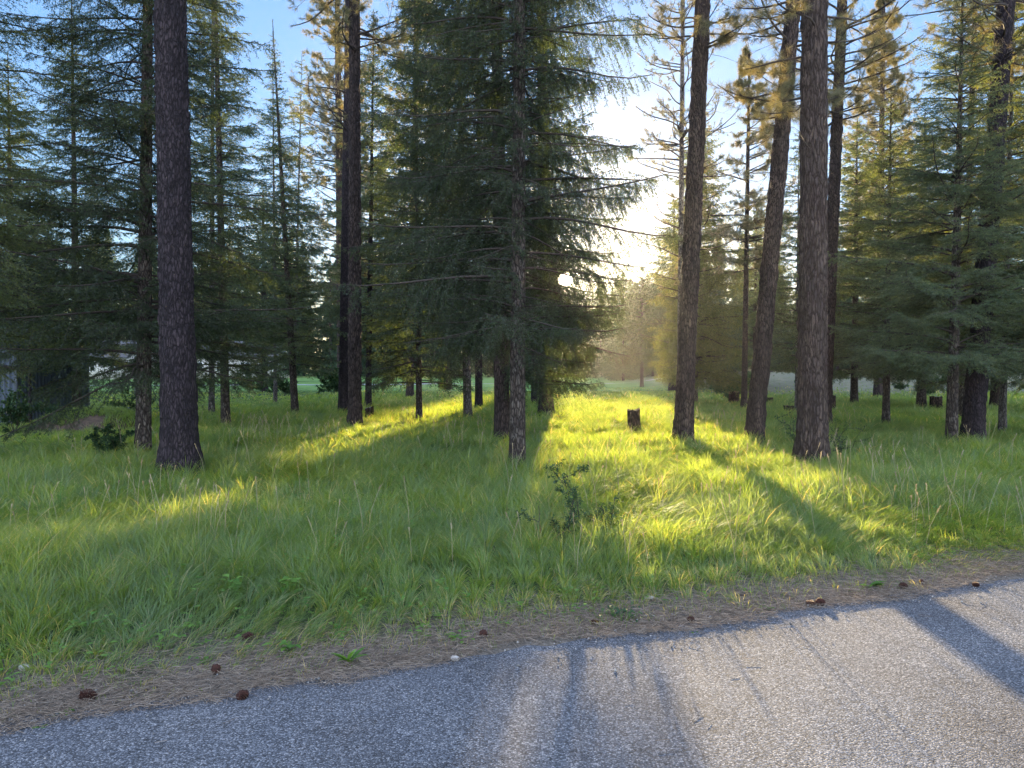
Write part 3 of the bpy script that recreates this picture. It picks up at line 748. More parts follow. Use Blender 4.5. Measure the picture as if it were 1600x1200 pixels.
fir(413, 47.0, 13, 2.6, 1.5, 0.45, 'short black-trunked fir by the far path', 'fir_dark', bark='bark_dark', seed=37, whorl=0.4, nd=12, nw=0.03, nl=0.07, ter=False)
fir(1245, 27.0, 9.5, 1.9, 1.6, 0.14, 'thin grey stemmed fir tucked left of the thick brown trunk', 'fir_blue', bark='bark_grey', seed=38, whorl=0.4, nd=16, nw=0.016, nl=0.05)
fir(46, 21.5, 6.5, 1.7, 1.5, 0.09, 'spindly dark sapling beside the blue-grey shed', 'fir_dark', bark='bark_dark', seed=39, whorl=0.35, nd=18, nw=0.014, nl=0.04)

# --- trees behind, still told apart in the photo
pine(535, 45.0, 27, 0.62, 5.5, 3.6, 'tall gold-lit pine crown behind the slim dark pine', top=530, seed=41, n_br=240, nl=0.26, nw=0.022, tuft=26, shape=0.45, sub=(4, 7))
pine(1062, 26.0, 20, 0.22, 3.6, 1.9, 'spindly pale pine with sparse twiggy boughs left behind the lone leaning trunk', top=1064, bark='bark_grey', seed=42, n_br=150, nl=0.09, nw=0.009, tuft=20, shape=0.35, dead=30, dead_lo=3, rise=0.3)
pine(1163, 30.0, 13, 0.25, 5.0, 2.3, 'small pine crown filling the gap left of the slanting trunk', top=1168, seed=43, n_br=110, nl=0.18, nw=0.014, tuft=26, shape=0.6)
pine(1372, 38.0, 20.5, 0.42, 5.0, 3.1, 'gold-lit pointed pine crown behind the bushy blue-green fir', top=1374, seed=44, n_br=330, nl=0.22, nw=0.018, tuft=26, shape=0.75, mat='pine')
pine(1555, 30.0, 22, 0.35, 4.0, 3.4, 'feathery pine crown high behind the leaning pine at the right edge', top=1560, seed=45, n_br=170, nl=0.20, nw=0.015, tuft=26, shape=0.4)
pine(640, 38.0, 22, 0.4, 6.0, 3.2, 'pale pine crown showing between the middle fir and the slim pine', top=655, seed=46, n_br=200, nl=0.22, nw=0.018, tuft=26, shape=0.5)
pine(700, 50.0, 24, 0.5, 6.0, 3.6, 'far pine behind the left boughs of the middle fir', seed=47, n_br=70, nl=0.26, nw=0.018, tuft=20)
fir(430, 33.0, 15, 1.5, 2.5, 0.18, 'thin airy treetop, left of the two rising against blue sky', 'fir_light', bark='bark_grey', seed=48, whorl=0.5, gaps=0.3, hang=0.2, nd=13, nw=0.014, nl=0.05, shape=0.6)
fir(458, 35.0, 15.0, 1.6, 2.5, 0.18, 'thin airy treetop, right of the two, tilted right', 'fir_light', bark='bark_grey', top=478, seed=49, whorl=0.5, gaps=0.3, hang=0.2, nd=13, nw=0.014, nl=0.05, shape=0.6)
fir(330, 27.0, 19, 1.9, 3.0, 0.22, 'narrow light-green fir spire beside the top of the black pine trunk', 'fir_light', bark='bark_grey', top=338, seed=50, whorl=0.5, gaps=0.28, hang=0.2, nd=16, nw=0.012, nl=0.045, shape=0.5)
fir(120, 24.0, 12.5, 2.6, 1.6, 0.3, 'fir crown behind the broad dark fir on its left side', 'fir_blue', seed=51, whorl=0.42, nd=15, nw=0.016, nl=0.05)
fir(20, 30.0, 13, 3.0, 1.6, 0.34, 'fir above the blue-grey shed', 'fir_dark', seed=52, whorl=0.42, nd=14, nw=0.018, nl=0.055)
fir(1440, 30.0, 11.0, 2.6, 1.3, 0.35, 'dense fir between the bushy fir and the feathery pine', 'fir_blue', seed=53, whorl=0.32, nd=16, nw=0.018, nl=0.055)
fir(1335, 34.0, 12, 2.8, 1.3, 0.34, 'fir right of the thick brown trunk with trunk foot on the bank', 'fir_blue', seed=54, whorl=0.32, nd=15, nw=0.02, nl=0.055, ter=True)
fir(1625, 28.0, 14, 2.8, 1.3, 0.3, 'fir closing the view at the right edge', 'fir_light', seed=55, whorl=0.36, nd=16, nw=0.016, nl=0.05)
fir(1003, 57.0, 8.5, 2.6, 1.9, 0.28, 'rounded dark tree on a short stem beyond the stump', 'fir_dark', bark='bark_dark', seed=56, whorl=0.3, per=6, nd=14, nw=0.032, nl=0.08, ter=False, shape=0.5)
fir(1052, 47.0, 12, 3.4, 2.0, 0.6, 'wide trunked dark fir left behind the gold-edged fir', 'fir_dark', bark='bark_dark', seed=57, whorl=0.4, nd=12, nw=0.03, nl=0.08, ter=False)
fir(1180, 44.0, 11, 3.2, 1.3, 0.4, 'fir at the foot of the bank behind the slanting trunk', 'fir_blue', seed=58, whorl=0.36, nd=12, nw=0.028, nl=0.07, ter=False)
fir(835, 33.0, 12, 2.0, 4.2, 0.3, 'dark stemmed fir behind the stout flared pine', 'fir_dark', bark='bark_dark', seed=59, whorl=0.5, nd=12, nw=0.02, nl=0.06, ter=False)

# --- far prototypes, copied
def far_fir(seed, H, R, cb, name='fir_tree', label='', group=''):
    t = tag(empty(name, (0, 0, 0)), label, 'fir tree', group)
    mb = MB(); ax, rd = trunk_mesh(mb, H, 0.2, (0.004, 0), 0.2, 8, 0.8, 0.01, seed, taper=0.9)
    mb.build('trunk', M['bark_dark'], t, smooth=True)
    mb = MB(); fir_crown(mb, H, R, cb, ax, rd, whorl=0.6, per=7, sec=0.22, ter=False, nd=18, nl=0.16, nw=0.06, droop=0.3, hang=0.4, shape=0.8, bare=0.1)
    mb.build('crown', [M['twig'], M['far']], t)
    return t
def far_pine(seed, H, R, cb, label='', group=''):
    t = tag(empty('pine_tree', (0, 0, 0)), label, 'pine tree', group)
    mb = MB(); ax, rd = trunk_mesh(mb, H, 0.22, (0.0, 0), 0.2, 8, 0.8, 0.01, seed, taper=0.7)
    mb.build('trunk', M['bark_pine'], t, smooth=True)
    mb = MB(); pine_crown(mb, H, R, cb, ax, rd, n_br=60, nl=0.34, nw=0.05, tuft=16, shape=0.5)
    mb.build('crown', [M['twig'], M['far']], t)
    return t
LF, GF = 'distant dark fir in the tree line beyond the lawn', 'firs in the distant tree line'
LP, GP = 'distant bare-trunked pine in the tree line beyond the lawn', 'pines in the distant tree line'
protos = [far_fir(61, 15, 3.2, 0.8, label=LF, group=GF), far_fir(62, 17, 3.0, 1.5, label=LF, group=GF),
          far_fir(63, 13, 3.4, 0.6, label=LF, group=GF), far_pine(64, 18, 3.2, 6.0, label=LP, group=GP), far_pine(65, 20, 2.8, 9.0, label=LP, group=GP)]
used = [False] * len(protos)
def put(i, x, y, s, rz):
    z = float(ground_z(np.array([x]), np.array([y]))[0]) - 0.05
    if not used[i]:
        used[i] = True; o = protos[i]; o.location = (x, y, z); o.rotation_euler = (0, 0, rz); o.scale = (s[0], s[0], s[1])
    else: o = copy_tree(protos[i], (x, y, z), rz, (s[0], s[0], s[1]))
    p = 800 + x / y * F; kind = 'fir' if i < 3 else 'pine'
    if y > 200: zone, lab = 'beyond the sun gap', 'very distant tall %s closing the view below the low sun'
    elif 860 < p < 1075: zone, lab = 'in the gap right of the middle fir', 'low distant %s filling the gap between the middle fir and the lone leaning trunk'
    elif p <= 860: zone, lab = 'in the tree line left of the middle fir', 'distant %s in the tree line across the lawn, left of the sun'
    else: zone, lab = 'in the tree line behind the bank', 'distant %s in the tree line behind the dry bank, right of the lone leaning trunk'
    o['label'] = lab % kind; o['group'] = kind + 's ' + zone
rr = random.Random(5)
def u_of(x, y): return x * ca - y * sa
HTS = [15, 17, 13, 18, 20]; RAD = [3.2, 3.0, 3.4, 3.2, 2.8]
LITU = ((-4.3, -3.72), (0.3, 3.7))
def lit_gap(u):
    """room between this lateral position and the nearest sunlit lane"""
    g = 99
    for a, b in LITU:
        if a <= u <= b: return 0
        g = min(g, abs(u - a), abs(u - b))
    return g
for row, (D, step) in enumerate(((70, 6.5), (104, 4.4), (122, 3.4), (138, 3.0), (290, 5.0))):
    half = D * 0.80 if row < 4 else 60
    x = -half
    while x < half:
        xx = x + rr.uniform(-1.5, 1.5); yy = D + rr.uniform(-6, 6); u = u_of(xx, yy)
        near_lane = row in (1, 2, 3) and -5.5 < u < 6
        x += step * rr.uniform(0.7, 1.3) * (0.35 if near_lane else 1.0)
        i = rr.choice([0, 1, 2, 0, 1, 3, 4]) if row in (0, 1) and not near_lane else rr.choice([0, 1, 2])
        if row == 0 and rr.random() < (0.7 if xx < 0 else 0.4): continue
        h = yy * rr.uniform(0.135, 0.20)
        pxx = 800 + xx / yy * F
        if 925 < pxx < 1050: h = yy * rr.uniform(0.115, 0.132)
        if row == 0: h = rr.uniform(9, 15)
        if row == 4: h = rr.uniform(25, 30); i = 1
        s = h / HTS[i]; w = max(0.6, min(1.35, s * 1.05)) * (2.0 if row == 4 else 1)
        if row < 4:
            g = lit_gap(u)
            if g < 0.7:
                h = 0.114 * (yy - 27) - 0.6; s = h / HTS[i]; w = s; g = 99
            w = min(w, g / RAD[i] * 1.05)
        put(i, xx, yy, (w, s), rr.uniform(0, 6.28))
for px in range(948, 1075, 9):
    D = rr.uniform(66, 98); xx = pix(px, D); g = lit_gap(u_of(xx, D))
    i = rr.choice([0, 1, 2]); h = D * rr.uniform(0.105, 0.128); s = h / HTS[i]
    if g > 0.5: put(i, xx, D, (min(s * 1.15, g / RAD[i] * 1.1), s), rr.uniform(0, 6.28))
for i, us in enumerate(used):
    if not us: put(i, 60 + i * 5, 140, (1, 1), 0)

print('TRIS', sum(len(m.polygons) for m in bpy.data.meshes))
# ------------------------------------------------------------------ grass
TRUNKS = [(o.location.x, o.location.y) for o in scene.collection.objects if o.parent is None and o.get('category') in ('fir tree', 'pine tree') and o.location.y < 30]
def grass_height(x, y):
    s = road_s(x, y)
    h = 0.06 + 0.215 * np.clip((s - 0.3) / 1.5, 0, 1)
    h *= 0.62 + 0.75 * fbm(x * 0.55, y * 0.55, seed=71) 
    h *= np.where(y > 40, np.clip(1 - (y - 40) / 9, 0.12, 1), 1)
    # lower grass round the mound and in the shed corner
    h *= 1 - 0.55 * np.clip((-x - 8.5) / 3, 0, 1)
    return h

def blades(mb, x, y, h, wdt, lean_a, lean_m, r, segs=4, curl=1.0, z0=None, mi=0):
    n = len(x)
    z = ground_z(x, y) if z0 is None else z0
    d = np.stack([np.cos(lean_a), np.sin(lean_a), np.zeros(n)], -1)
    wa = lean_a + math.pi/2 + RNG.normal(size=n) * 0.9
    wd = np.stack([np.cos(wa), np.sin(wa), np.zeros(n)], -1)
    base = np.stack([x, y, z], -1)
    rows = []
    for k in range(segs + 1):
        t = k / segs
        out = lean_m * t ** 1.7 * h
        zz = h * t * (1 - 0.45 * np.minimum(lean_m, 1.3) * curl * t ** 1.5)
        c = base + d * out[:, None]; c[:, 2] += zz
        ww = wdt * (1 - t ** 1.8) * 0.5 if k < segs else None
        rows.append((c, ww))
    vs = []
    for c, ww in rows[:-1]:
        vs += [c - wd * ww[:, None], c + wd * ww[:, None]]
    vs.append(rows[-1][0])
    V = np.stack(vs, 1)
    m = V.shape[1]; tri = []
    for k in range(segs - 1):
        a = 2 * k; tri += [(a, a+1, a+3), (a, a+3, a+2)]
    tri.append((2*(segs-1), 2*(segs-1)+1, 2*segs))
    f = (np.arange(n)[:, None, None] * m + np.array(tri)[None]).reshape(-1, 3)
    mb.add(V.reshape(-1, 3), f, mi, np.repeat(r, m))

def band(y0, y1, dens, half=0.86):
    area_n = int(dens * half * (y1**2 - y0**2))
    y = np.sqrt(RNG.random(area_n) * (y1**2 - y0**2) + y0**2)
    x = (RNG.random(area_n) * 2 - 1) * y * half
    return x, y

def field(mb, y0, y1, dens, wdt, segs, hscale=1.0):
    x, y = band(y0, y1, dens)
    s = road_s(x, y)
    cl = fbm(x * 1.1, y * 1.1, seed=75) ; fine = vnoise(x * 4.5, y * 4.5, seed=76)
    p = np.clip((s - 0.08 - 0.7 * (cl - 0.5)) / 0.9, 0, 1) ** 1.2 * (0.45 + 0.9 * fine)
    p = np.where(s < 0.12, 0, p) + 0.14 * (s > 0.03) * (fine > 0.45) * (cl > 0.42)
    dry = np.clip((y - 36 - 0.1 * x) / 6, 0, 1) * np.clip((x - 9.5) / 4, 0, 1)
    p = p * (1 - 0.93 * dry)
    p *= 1 - 0.8 * (np.clip(1 - np.hypot((x + 10.5) / 0.7, (y - 17.9) / 0.25), 0, 1) > 0)
    p *= ~((x < -13.2) & (x > -17.7) & (y > 23.2) & (y < 27.4))
    k = RNG.random(len(x)) < p
    x, y, s, cl = x[k], y[k], s[k], cl[k]
    # fountain tufts: blades gather round jittered centres and lean outwards, with lodged patches between
    cell = 0.16 if y0 < 12 else 0.30
    ux = x + 0.12 * (vnoise(x * 3, y * 3, seed=81) - 0.5); uy = y + 0.12 * (vnoise(x * 3, y * 3, seed=82) - 0.5)
    ix, iy = np.floor(ux / cell), np.floor(uy / cell); zz = np.zeros_like(ix)
    hx, hy, hk, hc = (_hash(ix, iy, zz, q) for q in (1, 2, 3, 4))
    cx, cy = (ix + 0.25 + 0.5 * hx) * cell, (iy + 0.25 + 0.5 * hy) * cell
    ox, oy = x - cx, y - cy; rd = np.hypot(ox, oy) / cell
    tx = cx + ox * 0.72; ty = cy + oy * 0.72
    h = grass_height(tx, ty) * (0.55 + 0.75 * hk) * RNG.uniform(0.5, 1.25, len(x)) * hscale
    lodge = np.clip(fbm(tx * 0.7, ty * 0.7, seed=86) * 2.2 - 0.95, 0, 1)
    la0 = np.arctan2(oy, ox) + RNG.normal(size=len(x)) * 0.7
    la1 = 6.283 * 1.5 * fbm(tx * 0.45, ty * 0.45, seed=84) + RNG.normal(size=len(x)) * 0.6
    dxl = np.cos(la0) * (1 - lodge) + np.cos(la1) * lodge * 1.2; dyl = np.sin(la0) * (1 - lodge) + np.sin(la1) * lodge * 1.2
    la = np.arctan2(dyl, dxl)
    lm = 0.08 + 0.75 * rd + 0.8 * lodge + np.abs(RNG.normal(size=len(x))) * 0.25
    r = np.clip(0.02 + 0.55 * RNG.random(len(x)) + 0.22 * (hc - 0.5) + 0.25 * (fbm(tx * 0.6, ty * 0.6, seed=88) - 0.3), 0, 0.78)
    straw = RNG.random(len(x)) < (0.05 + 0.22 * np.clip(1.2 - s, 0, 1))
    r = np.where(straw, 1.0, r)
    blades(mb, tx, ty, h, wdt * RNG.uniform(0.7, 1.3, len(x)), la, lm, r, segs)

mb = MB()
field(mb, 3.0, 7.0, 5200, 0.0042, 4)
field(mb, 7.0, 12.0, 2600, 0.0062, 3)
field(mb, 12.0, 20.0, 950, 0.011, 3)
field(mb, 20.0, 34.0, 300, 0.020, 2)
field(mb, 34.0, 56.0, 60, 0.05, 2, 0.9)
# coarse fountain-like tufts standing above the sward, mostly at the road side
tn = 650
ty = RNG.uniform(4.6, 26, tn); tx = (RNG.random(tn) * 2 - 1) * ty * 0.8
ok = (road_s(tx, ty) > 0.7); tx, ty = tx[ok], ty[ok]
for q in range(len(tx)):
    n = int(RNG.uniform(18, 46)); near = ty[q] < 10
    x = tx[q] + RNG.normal(size=n) * 0.045; y = ty[q] + RNG.normal(size=n) * 0.045
    h = grass_height(x, y) * RNG.uniform(0.9, 1.7) * RNG.uniform(0.7, 1.15, n)
    blades(mb, x, y, h, np.full(n, 0.0050 if near else 0.009) * RNG.uniform(0.7, 1.3, n), RNG.random(n) * 6.283, RNG.uniform(0.2, 0.9, n), np.clip(0.3 + 0.3 * RNG.random() + 0.2 * RNG.random(n), 0, 0.75), 5 if near else 3)
tag(mb.build('grass', M['grass']), kind='stuff')

# seed-head stalks and dead straw standing in the grass
mb = MB()
def stalks(cx, cy, n, spread, hh):
    x = cx + RNG.normal(size=n) * spread; y = cy + RNG.normal(size=n) * spread
    z = ground_z(x, y); h = hh * RNG.uniform(0.75, 1.2, n)
    a = RNG.random(n) * 6.283; l = RNG.uniform(0.05, 0.35, n)
    A = np.stack([x, y, z], -1); B = A + np.stack([np.cos(a) * l * h * 0.4, np.sin(a) * l * h * 0.4, h * 0.6], -1)
    C = A + np.stack([np.cos(a) * l * h, np.sin(a) * l * h, h], -1)
    w = 0.0014 + 0.00008 * cy
    mb.segs(A, B, np.full(n, w), np.full(n, w), 0, 0.6); mb.segs(B, C, np.full(n, w), np.full(n, w * 0.7), 0, 0.7)
    mb.needles(B + (C - B) * 0.72, C + (C - B) * 0.12, 0, 0.022 + 0.0006 * cy, 0.003 + 0.0003 * cy, 8, 30, 0, tuft=26)
for (px, D, n, sp) in ((398, 14.5, 16, 0.30), (435, 14, 9, 0.35), (470, 14.2, 10, 0.45), (1330, 8.6, 8, 0.4), (1400, 8.4, 7, 0.5), (1310, 10.2, 3, 0.2),
                       (1450, 7.6, 6, 0.4), (1080, 18, 20, 0.9), (1130, 16.5, 5, 0.4), (1160, 6.6, 5, 0.35), (300, 6.5, 6, 0.5), (100, 7.0, 7, 0.7), (640, 19, 8, 0.5), (950, 8.0, 8, 0.8), (1250, 9, 10, 0.9), (350, 10.4, 8, 0.5)):
    stalks(pix(px, D), D, n, sp, 0.52)
for _ in range(150):
    y = RNG.uniform(5.2, 20); x = RNG.uniform(-0.75, 0.75) * y
    if road_s(x, y) > 0.8: stalks(x, y, int(RNG.integers(1, 4)), 0.12, RNG.uniform(0.32, 0.5))
tag(mb.build('grass_stalks', M['straw']), kind='stuff')

# dropped pine needles along the road edge
mb = MB()
n = 42000
xx = RNG.uniform(-6.2, 8, n); ss = np.abs(RNG.normal(size=n)) * 0.42 - 0.22 + 0.36 * fbm(xx * 1.7, xx * 0, seed=91)
k = ss < 1.6; xx, ss = xx[k], ss[k]; n = len(xx)
X0 = xx - RS / RN * ss; Y0 = 4.19 + RS * xx + ss / RN
Z0 = np.maximum(ground_z(X0, Y0), 0.0) + RNG.uniform(0.008, 0.028, n)
a = RNG.random(n) * 6.283; l = RNG.uniform(0.03, 0.09, n)
A = np.stack([X0, Y0, Z0], -1); d = np.stack([np.cos(a) * l, np.sin(a) * l, RNG.normal(size=n) * 0.006], -1)
mid = A + d * 0.5 + RNG.normal(size=(n, 3)) * np.array([0.006, 0.006, 0.003])
w = np.full(n, 0.0011)
r = RNG.random(n)
mb.segs(A, mid, w, w, 0, np.repeat(r, 6)); mb.segs(mid, A + d, w, w * 0.6, 0, np.repeat(r, 6))
n = 70; xx = RNG.uniform(-4.5, 6, n); ss = -np.abs(RNG.normal(size=n)) * 0.55
A = np.stack([xx - RS / RN * ss, 4.19 + RS * xx + ss / RN, np.full(n, 0.024) + 0.02 * np.clip(-ss / 3, 0, 1)], -1); a = RNG.random(n) * 6.283; l = RNG.uniform(0.03, 0.09, n)
B = A + np.stack([np.cos(a) * l, np.sin(a) * l, np.zeros(n)], -1); mb.segs(A, B, np.full(n, 0.0010), np.full(n, 0.0008), 0, np.repeat(RNG.random(n), 6))
tag(mb.build('needle_litter', M['litter']), kind='stuff')

# loose grit and broken asphalt crumbs along the ragged road edge
mb = MB()
n = 2600; xx = RNG.uniform(-5.5, 7.5, n); ss = RNG.normal(size=n) * 0.16 - 0.02
X0 = xx - RS / RN * ss; Y0 = 4.19 + RS * xx + ss / RN; sz = RNG.uniform(0.0025, 0.007, n) * np.where(RNG.random(n) < 0.06, 1.8, 1)
Z0 = np.maximum(ground_z(X0, Y0), 0.014) + sz * 0.4
oc = np.array([[1,0,0],[0,1,0],[-1,0,0],[0,-1,0],[0,0,1],[0,0,-1]], float)
V = oc[None] * RNG.uniform(0.6, 1.2, (n, 6, 1)) * sz[:, None, None] * np.array([1, 1, 0.7]) ; ang = RNG.random(n) * 6.283
V = np.stack([V[..., 0] * np.cos(ang)[:, None] - V[..., 1] * np.sin(ang)[:, None], V[..., 0] * np.sin(ang)[:, None] + V[..., 1] * np.cos(ang)[:, None], V[..., 2]], -1) + np.stack([X0, Y0, Z0], -1)[:, None]
tri = np.array([[0,1,4],[1,2,4],[2,3,4],[3,0,4],[1,0,5],[2,1,5],[3,2,5],[0,3,5]])
mb.add(V.reshape(-1, 3), (np.arange(n)[:, None, None] * 6 + tri).reshape(-1, 3), 0, np.repeat(RNG.random(n), 6))
M['grit'] = leaf_mat('road_grit', [(0.08, 0.08, 0.08), (0.20, 0.19, 0.18), (0.42, 0.40, 0.38)], (1, 1, 1), 0.0, 0.6, 0.0)
tag(mb.build('road_grit', M['grit']), kind='stuff')

# low herbs sprinkled through the verge grass: small rounded leaves
mb = MB()
def leaf(mb, P, d, up, L, W, fold=0.15, r=0.5, mi=0, tipdrop=0.25):
    d = d / np.linalg.norm(d); s = np.cross(d, up); s /= max(np.linalg.norm(s), 1e-6); u = np.cross(s, d)
    ts = [0.0, 0.25, 0.55, 0.82, 1.0]; ws = [0.06, 0.75, 1.0, 0.6, 0.0]
    v = []; f = []
    for t, w_ in zip(ts, ws):
        c = P + d * L * t - u * tipdrop * L * t * t
        v += [c - s * W * w_ / 2 + u * fold * W * w_, c, c + s * W * w_ / 2 + u * fold * W * w_]
    for k in range(4):
        a = 3 * k
        f += [(a, a+1, a+4), (a, a+4, a+3), (a+1, a+2, a+5), (a+1, a+5, a+4)]
    mb.add(v, f, mi, r)
for _ in range(1500):
    y = RNG.uniform(3.6, 12); x = RNG.uniform(-0.8, 0.8) * y
    s = road_s(x, y)
    if s < 0.35 or fbm(np.array([x * 0.9]), np.array([y * 0.9]), seed=93)[0] < 0.5 - 0.1 * (s < 1.2): continue
    z = float(ground_z(x, y)); h = RNG.uniform(0.02, 0.24) * min(1, s / 1.3)
    for _k in range(RNG.integers(3, 7)):
        a = RNG.random() * 6.283
        P = np.array([x, y, z + h * RNG.uniform(0.5, 1)]) + RNG.normal(size=3) * 0.02
        leaf(mb, P, np.array([math.cos(a), math.sin(a), 0.35]), np.array([0, 0, 1.]), RNG.uniform(0.025, 0.06), RNG.uniform(0.014, 0.028), r=RNG.random())
tag(mb.build('ground_herbs', M['weed']), kind='stuff')

# ------------------------------------------------------------------ road-side things
def gpt(px, py):
    """ground point seen at a pixel of the photograph"""
    f = np.array([0, math.cos(PITCH), -math.sin(PITCH)]); up = np.array([0, math.sin(PITCH), math.cos(PITCH)])
    d = f * F + np.array([px - 800.0, 0, 0]) + up * (600.0 - py)
    t = -CAMZ / d[2]
    return d[0] * t, d[1] * t

def make_cone(seed, L=0.085, Rm=0.032, open_=1.0):
    """open ponderosa-type cone lying on its side: a core with spiralled scales"""
    rs = np.random.default_rng(seed); mb = MB()
    n = 95
    for k in range(n):
        t = (k + 0.5) / n; a = k * 2.39996
        rr_ = Rm * (math.sin(math.pi * min(1, t * 0.86 + 0.14)) ** 0.7) * rs.uniform(0.85, 1.1)
        c = np.array([t * L, 0, 0]); o = np.array([0.25 - 0.4 * t + 0.1, math.cos(a), math.sin(a)]); o[0] = 0.55 - 0.9 * (1 - t); o = o / np.linalg.norm(o)
        leafw = 0.014
        s_ = np.cross(o, [1, 0, 0]); s_ /= np.linalg.norm(s_); u_ = np.cross(s_, o)
        b = c + o * rr_ * 0.25; e = c + o * rr_
        v = [b - s_*0.003, b + s_*0.003, e - s_*leafw*0.5 , e + s_*leafw*0.5, e + o*0.003 + u_*0.002, b + u_*0.003, e + u_*0.005]
        mb.add(v, [(0,1,3),(0,3,2),(2,3,4),(2,4,6),(3,6,4),(0,2,6),(0,6,5),(1,5,6),(1,6,3)], 0, rs.random())
    mb.tube([[0,0,0],[L*0.3,0,0],[L*0.95,0,0]], [0.008,0.012,0.004], 7)
    return mb
cone_spots = [(135, 1096, 1.05, 0.3, 'brown pine cone at the litter edge nearest the lower left corner'),
              (347, 1056, 0.95, 2.0, 'reddish pine cone in brown needles, upper one of the pair left of the leafy weed'),
              (383, 1097, 0.9, 1.2, 'dark pine cone lying on the asphalt edge, lower one of the pair'),
              (389, 1004, 1.0, 1.0, 'pine cone half hidden in the grass fringe on the left'),
              (762, 999, 0.9, 1.4, 'reddish brown pine cone beside the pale stone'),
              (932, 977, 0.7, 0.2, 'flattened brown pine cone between the clover clump and the pale stone'),
              (1092, 974, 0.75, 2.4, 'dark pine cone alone at the litter edge right of the clover clump'),
              (1268, 948, 0.85, 0.1, 'left one of two pine cones touching at the road edge'),
              (1284, 948, 1.0, 0.5, 'right one of two pine cones touching at the road edge'),
              (1413, 920, 0.85, 0.2, 'flat dark pine cone right of the bright yellow-green sprout'),
              (1446, 914, 0.7, 1.0, 'small dark pine cone at the grass fringe, second from the right'),
              (1527, 917, 0.7, 0.1, 'rightmost small dark pine cone at the road edge')]
cone_mb = [make_cone(s) for s in (1, 2, 3)]
cone_me = [c.mesh('pine_cone', [M['cone']]) for c in cone_mb]
for i, (px, py, s, rz, lab) in enumerate(cone_spots):
    x, y = gpt(px, py)
    o = bpy.data.objects.new('pine_cone', cone_me[i % 3]); scene.collection.objects.link(o)
    o.location = (x - 0.03, y, max(0, float(ground_z(x, y))) + 0.030 * s); o.rotation_euler = (rz * 2, 0.15, rz); o.scale = (s * 0.8,) * 3
    tag(o, lab, 'pine cone', 'pine cones dropped along the road edge')

def fallen_twig(px, py, L, rz, lab, seed):
    rs = np.random.default_rng(seed); x, y = gpt(px, py); mb = MB()
    p = [np.array([0, 0, 0.0])]; d = np.array([1.0, 0, 0])
    for k in range(7):
        d = d + np.array([0, rs.normal() * 0.22, rs.normal() * 0.06]); d /= np.linalg.norm(d); p.append(p[-1] + d * L / 7)
    mb.tube(p, np.linspace(0.006, 0.002, 8), 6)
    for k in (2, 4, 5):
        e = np.array([0.7, rs.choice([-1, 1]) * 0.7, 0.15]); mb.tube([p[k], p[k] + e * L * 0.10, p[k] + e * L * 0.18 + np.array([0.02, 0, 0])], [0.003, 0.002, 0.0012], 5)
    o = mb.build('fallen_twig', M['twig']); o.location = (x, y, max(0.0, float(ground_z(x, y))) + 0.02); o.rotation_euler = (0, 0, rz); tag(o, lab, 'twig')
fallen_twig(620, 985, 0.34, 0.5, 'bent dead twig lying on the litter between the dock-like weed and the weed patch', 1)
fallen_twig(250, 1062, 0.26, 2.4, 'short dead twig on the brown needles between the lower left cone and the pair', 2)
fallen_twig(1150, 935, 0.40, 0.2, 'dead twig in the litter above the lone pine cone', 3)

M['stone'] = plain('pale_stone', (0.52, 0.48, 0.44), 0.85, (0.30, 0.28, 0.26), 30, 0.5)
def stone(px, py, r, lab, sq=0.65, seed=0):
    th, ph = np.meshgrid(np.linspace(0, 2*np.pi, 20, endpoint=False), np.linspace(-1.5, 1.5, 12))
    d = np.stack([np.cos(ph)*np.cos(th), np.cos(ph)*np.sin(th), np.sin(ph)], -1).reshape(-1, 3)
    rad = r * (0.8 + 0.4 * vnoise(d[:,0]*1.7+5+seed, d[:,1]*1.7+5, d[:,2]*1.7+5, seed)) ; v = d * rad[:, None] * np.array([1.15, 0.9, sq])
    idx = np.arange(12*20).reshape(12, 20); i0, i1 = idx[:-1], idx[1:]; j0, j1 = np.roll(i0, -1, 1), np.roll(i1, -1, 1)
    f = np.concatenate([np.stack([i0, j0, j1], -1).reshape(-1,3), np.stack([i0, j1, i1], -1).reshape(-1,3)])
    mb = MB(); mb.add(v, f); o = mb.build('stone', M['stone'], smooth=True)
    x, y = gpt(px, py); o.location = (x, y, max(0, float(ground_z(x, y))) + r * 0.35)
    tag(o, lab, 'stone')
stone(711, 1031, 0.022, 'small pale round stone on brown needles by the asphalt', seed=1)
stone(38, 1046, 0.026, 'grey-white stone in the grass fringe at the far left', seed=2)
stone(1015, 936, 0.028, 'flattish pale stone above the clover clump', 0.4, seed=3)
stone(53, 1129, 0.012, 'tiny white pebble at the asphalt edge, lower left', seed=4)

def rosette(px, py, n, L, W, lab, up=0.5, mat='weed', h=0.0, seed=0, name='weed_plant', spread=0.01):
    """broad-leaved weed: leaves from one crown, with a short stem"""
    rs = np.random.default_rng(seed); x, y = gpt(px, py)
    t = tag(empty(name, (x, y, max(0, float(ground_z(x, y))))), lab, 'weed')
    mb = MB(); st = MB()
    for k in range(n):
        a = rs.random() * 6.283; hh = h * rs.uniform(0.3, 1)
        P = np.array([rs.normal() * spread, rs.normal() * spread, 0.005 + hh])
        d = np.array([math.cos(a), math.sin(a), up * rs.uniform(0.5, 1.5)])
        leaf(mb, P, d, np.array([0, 0, 1.]), L * rs.uniform(0.6, 1.15), W * rs.uniform(0.7, 1.2), r=rs.random(), tipdrop=0.35)
        st.tube([[P[0]*0.5, P[1]*0.5, -0.01], P * [1, 1, 0.6], P], [0.0022, 0.0018, 0.0015], 5)
    mb.build('leaves', M[mat], t); st.build('stem', M['weed'], t)
rosette(545, 1036, 9, 0.11, 0.035, 'upright dark green dock-like weed growing from the brown needles', 1.4, seed=1)
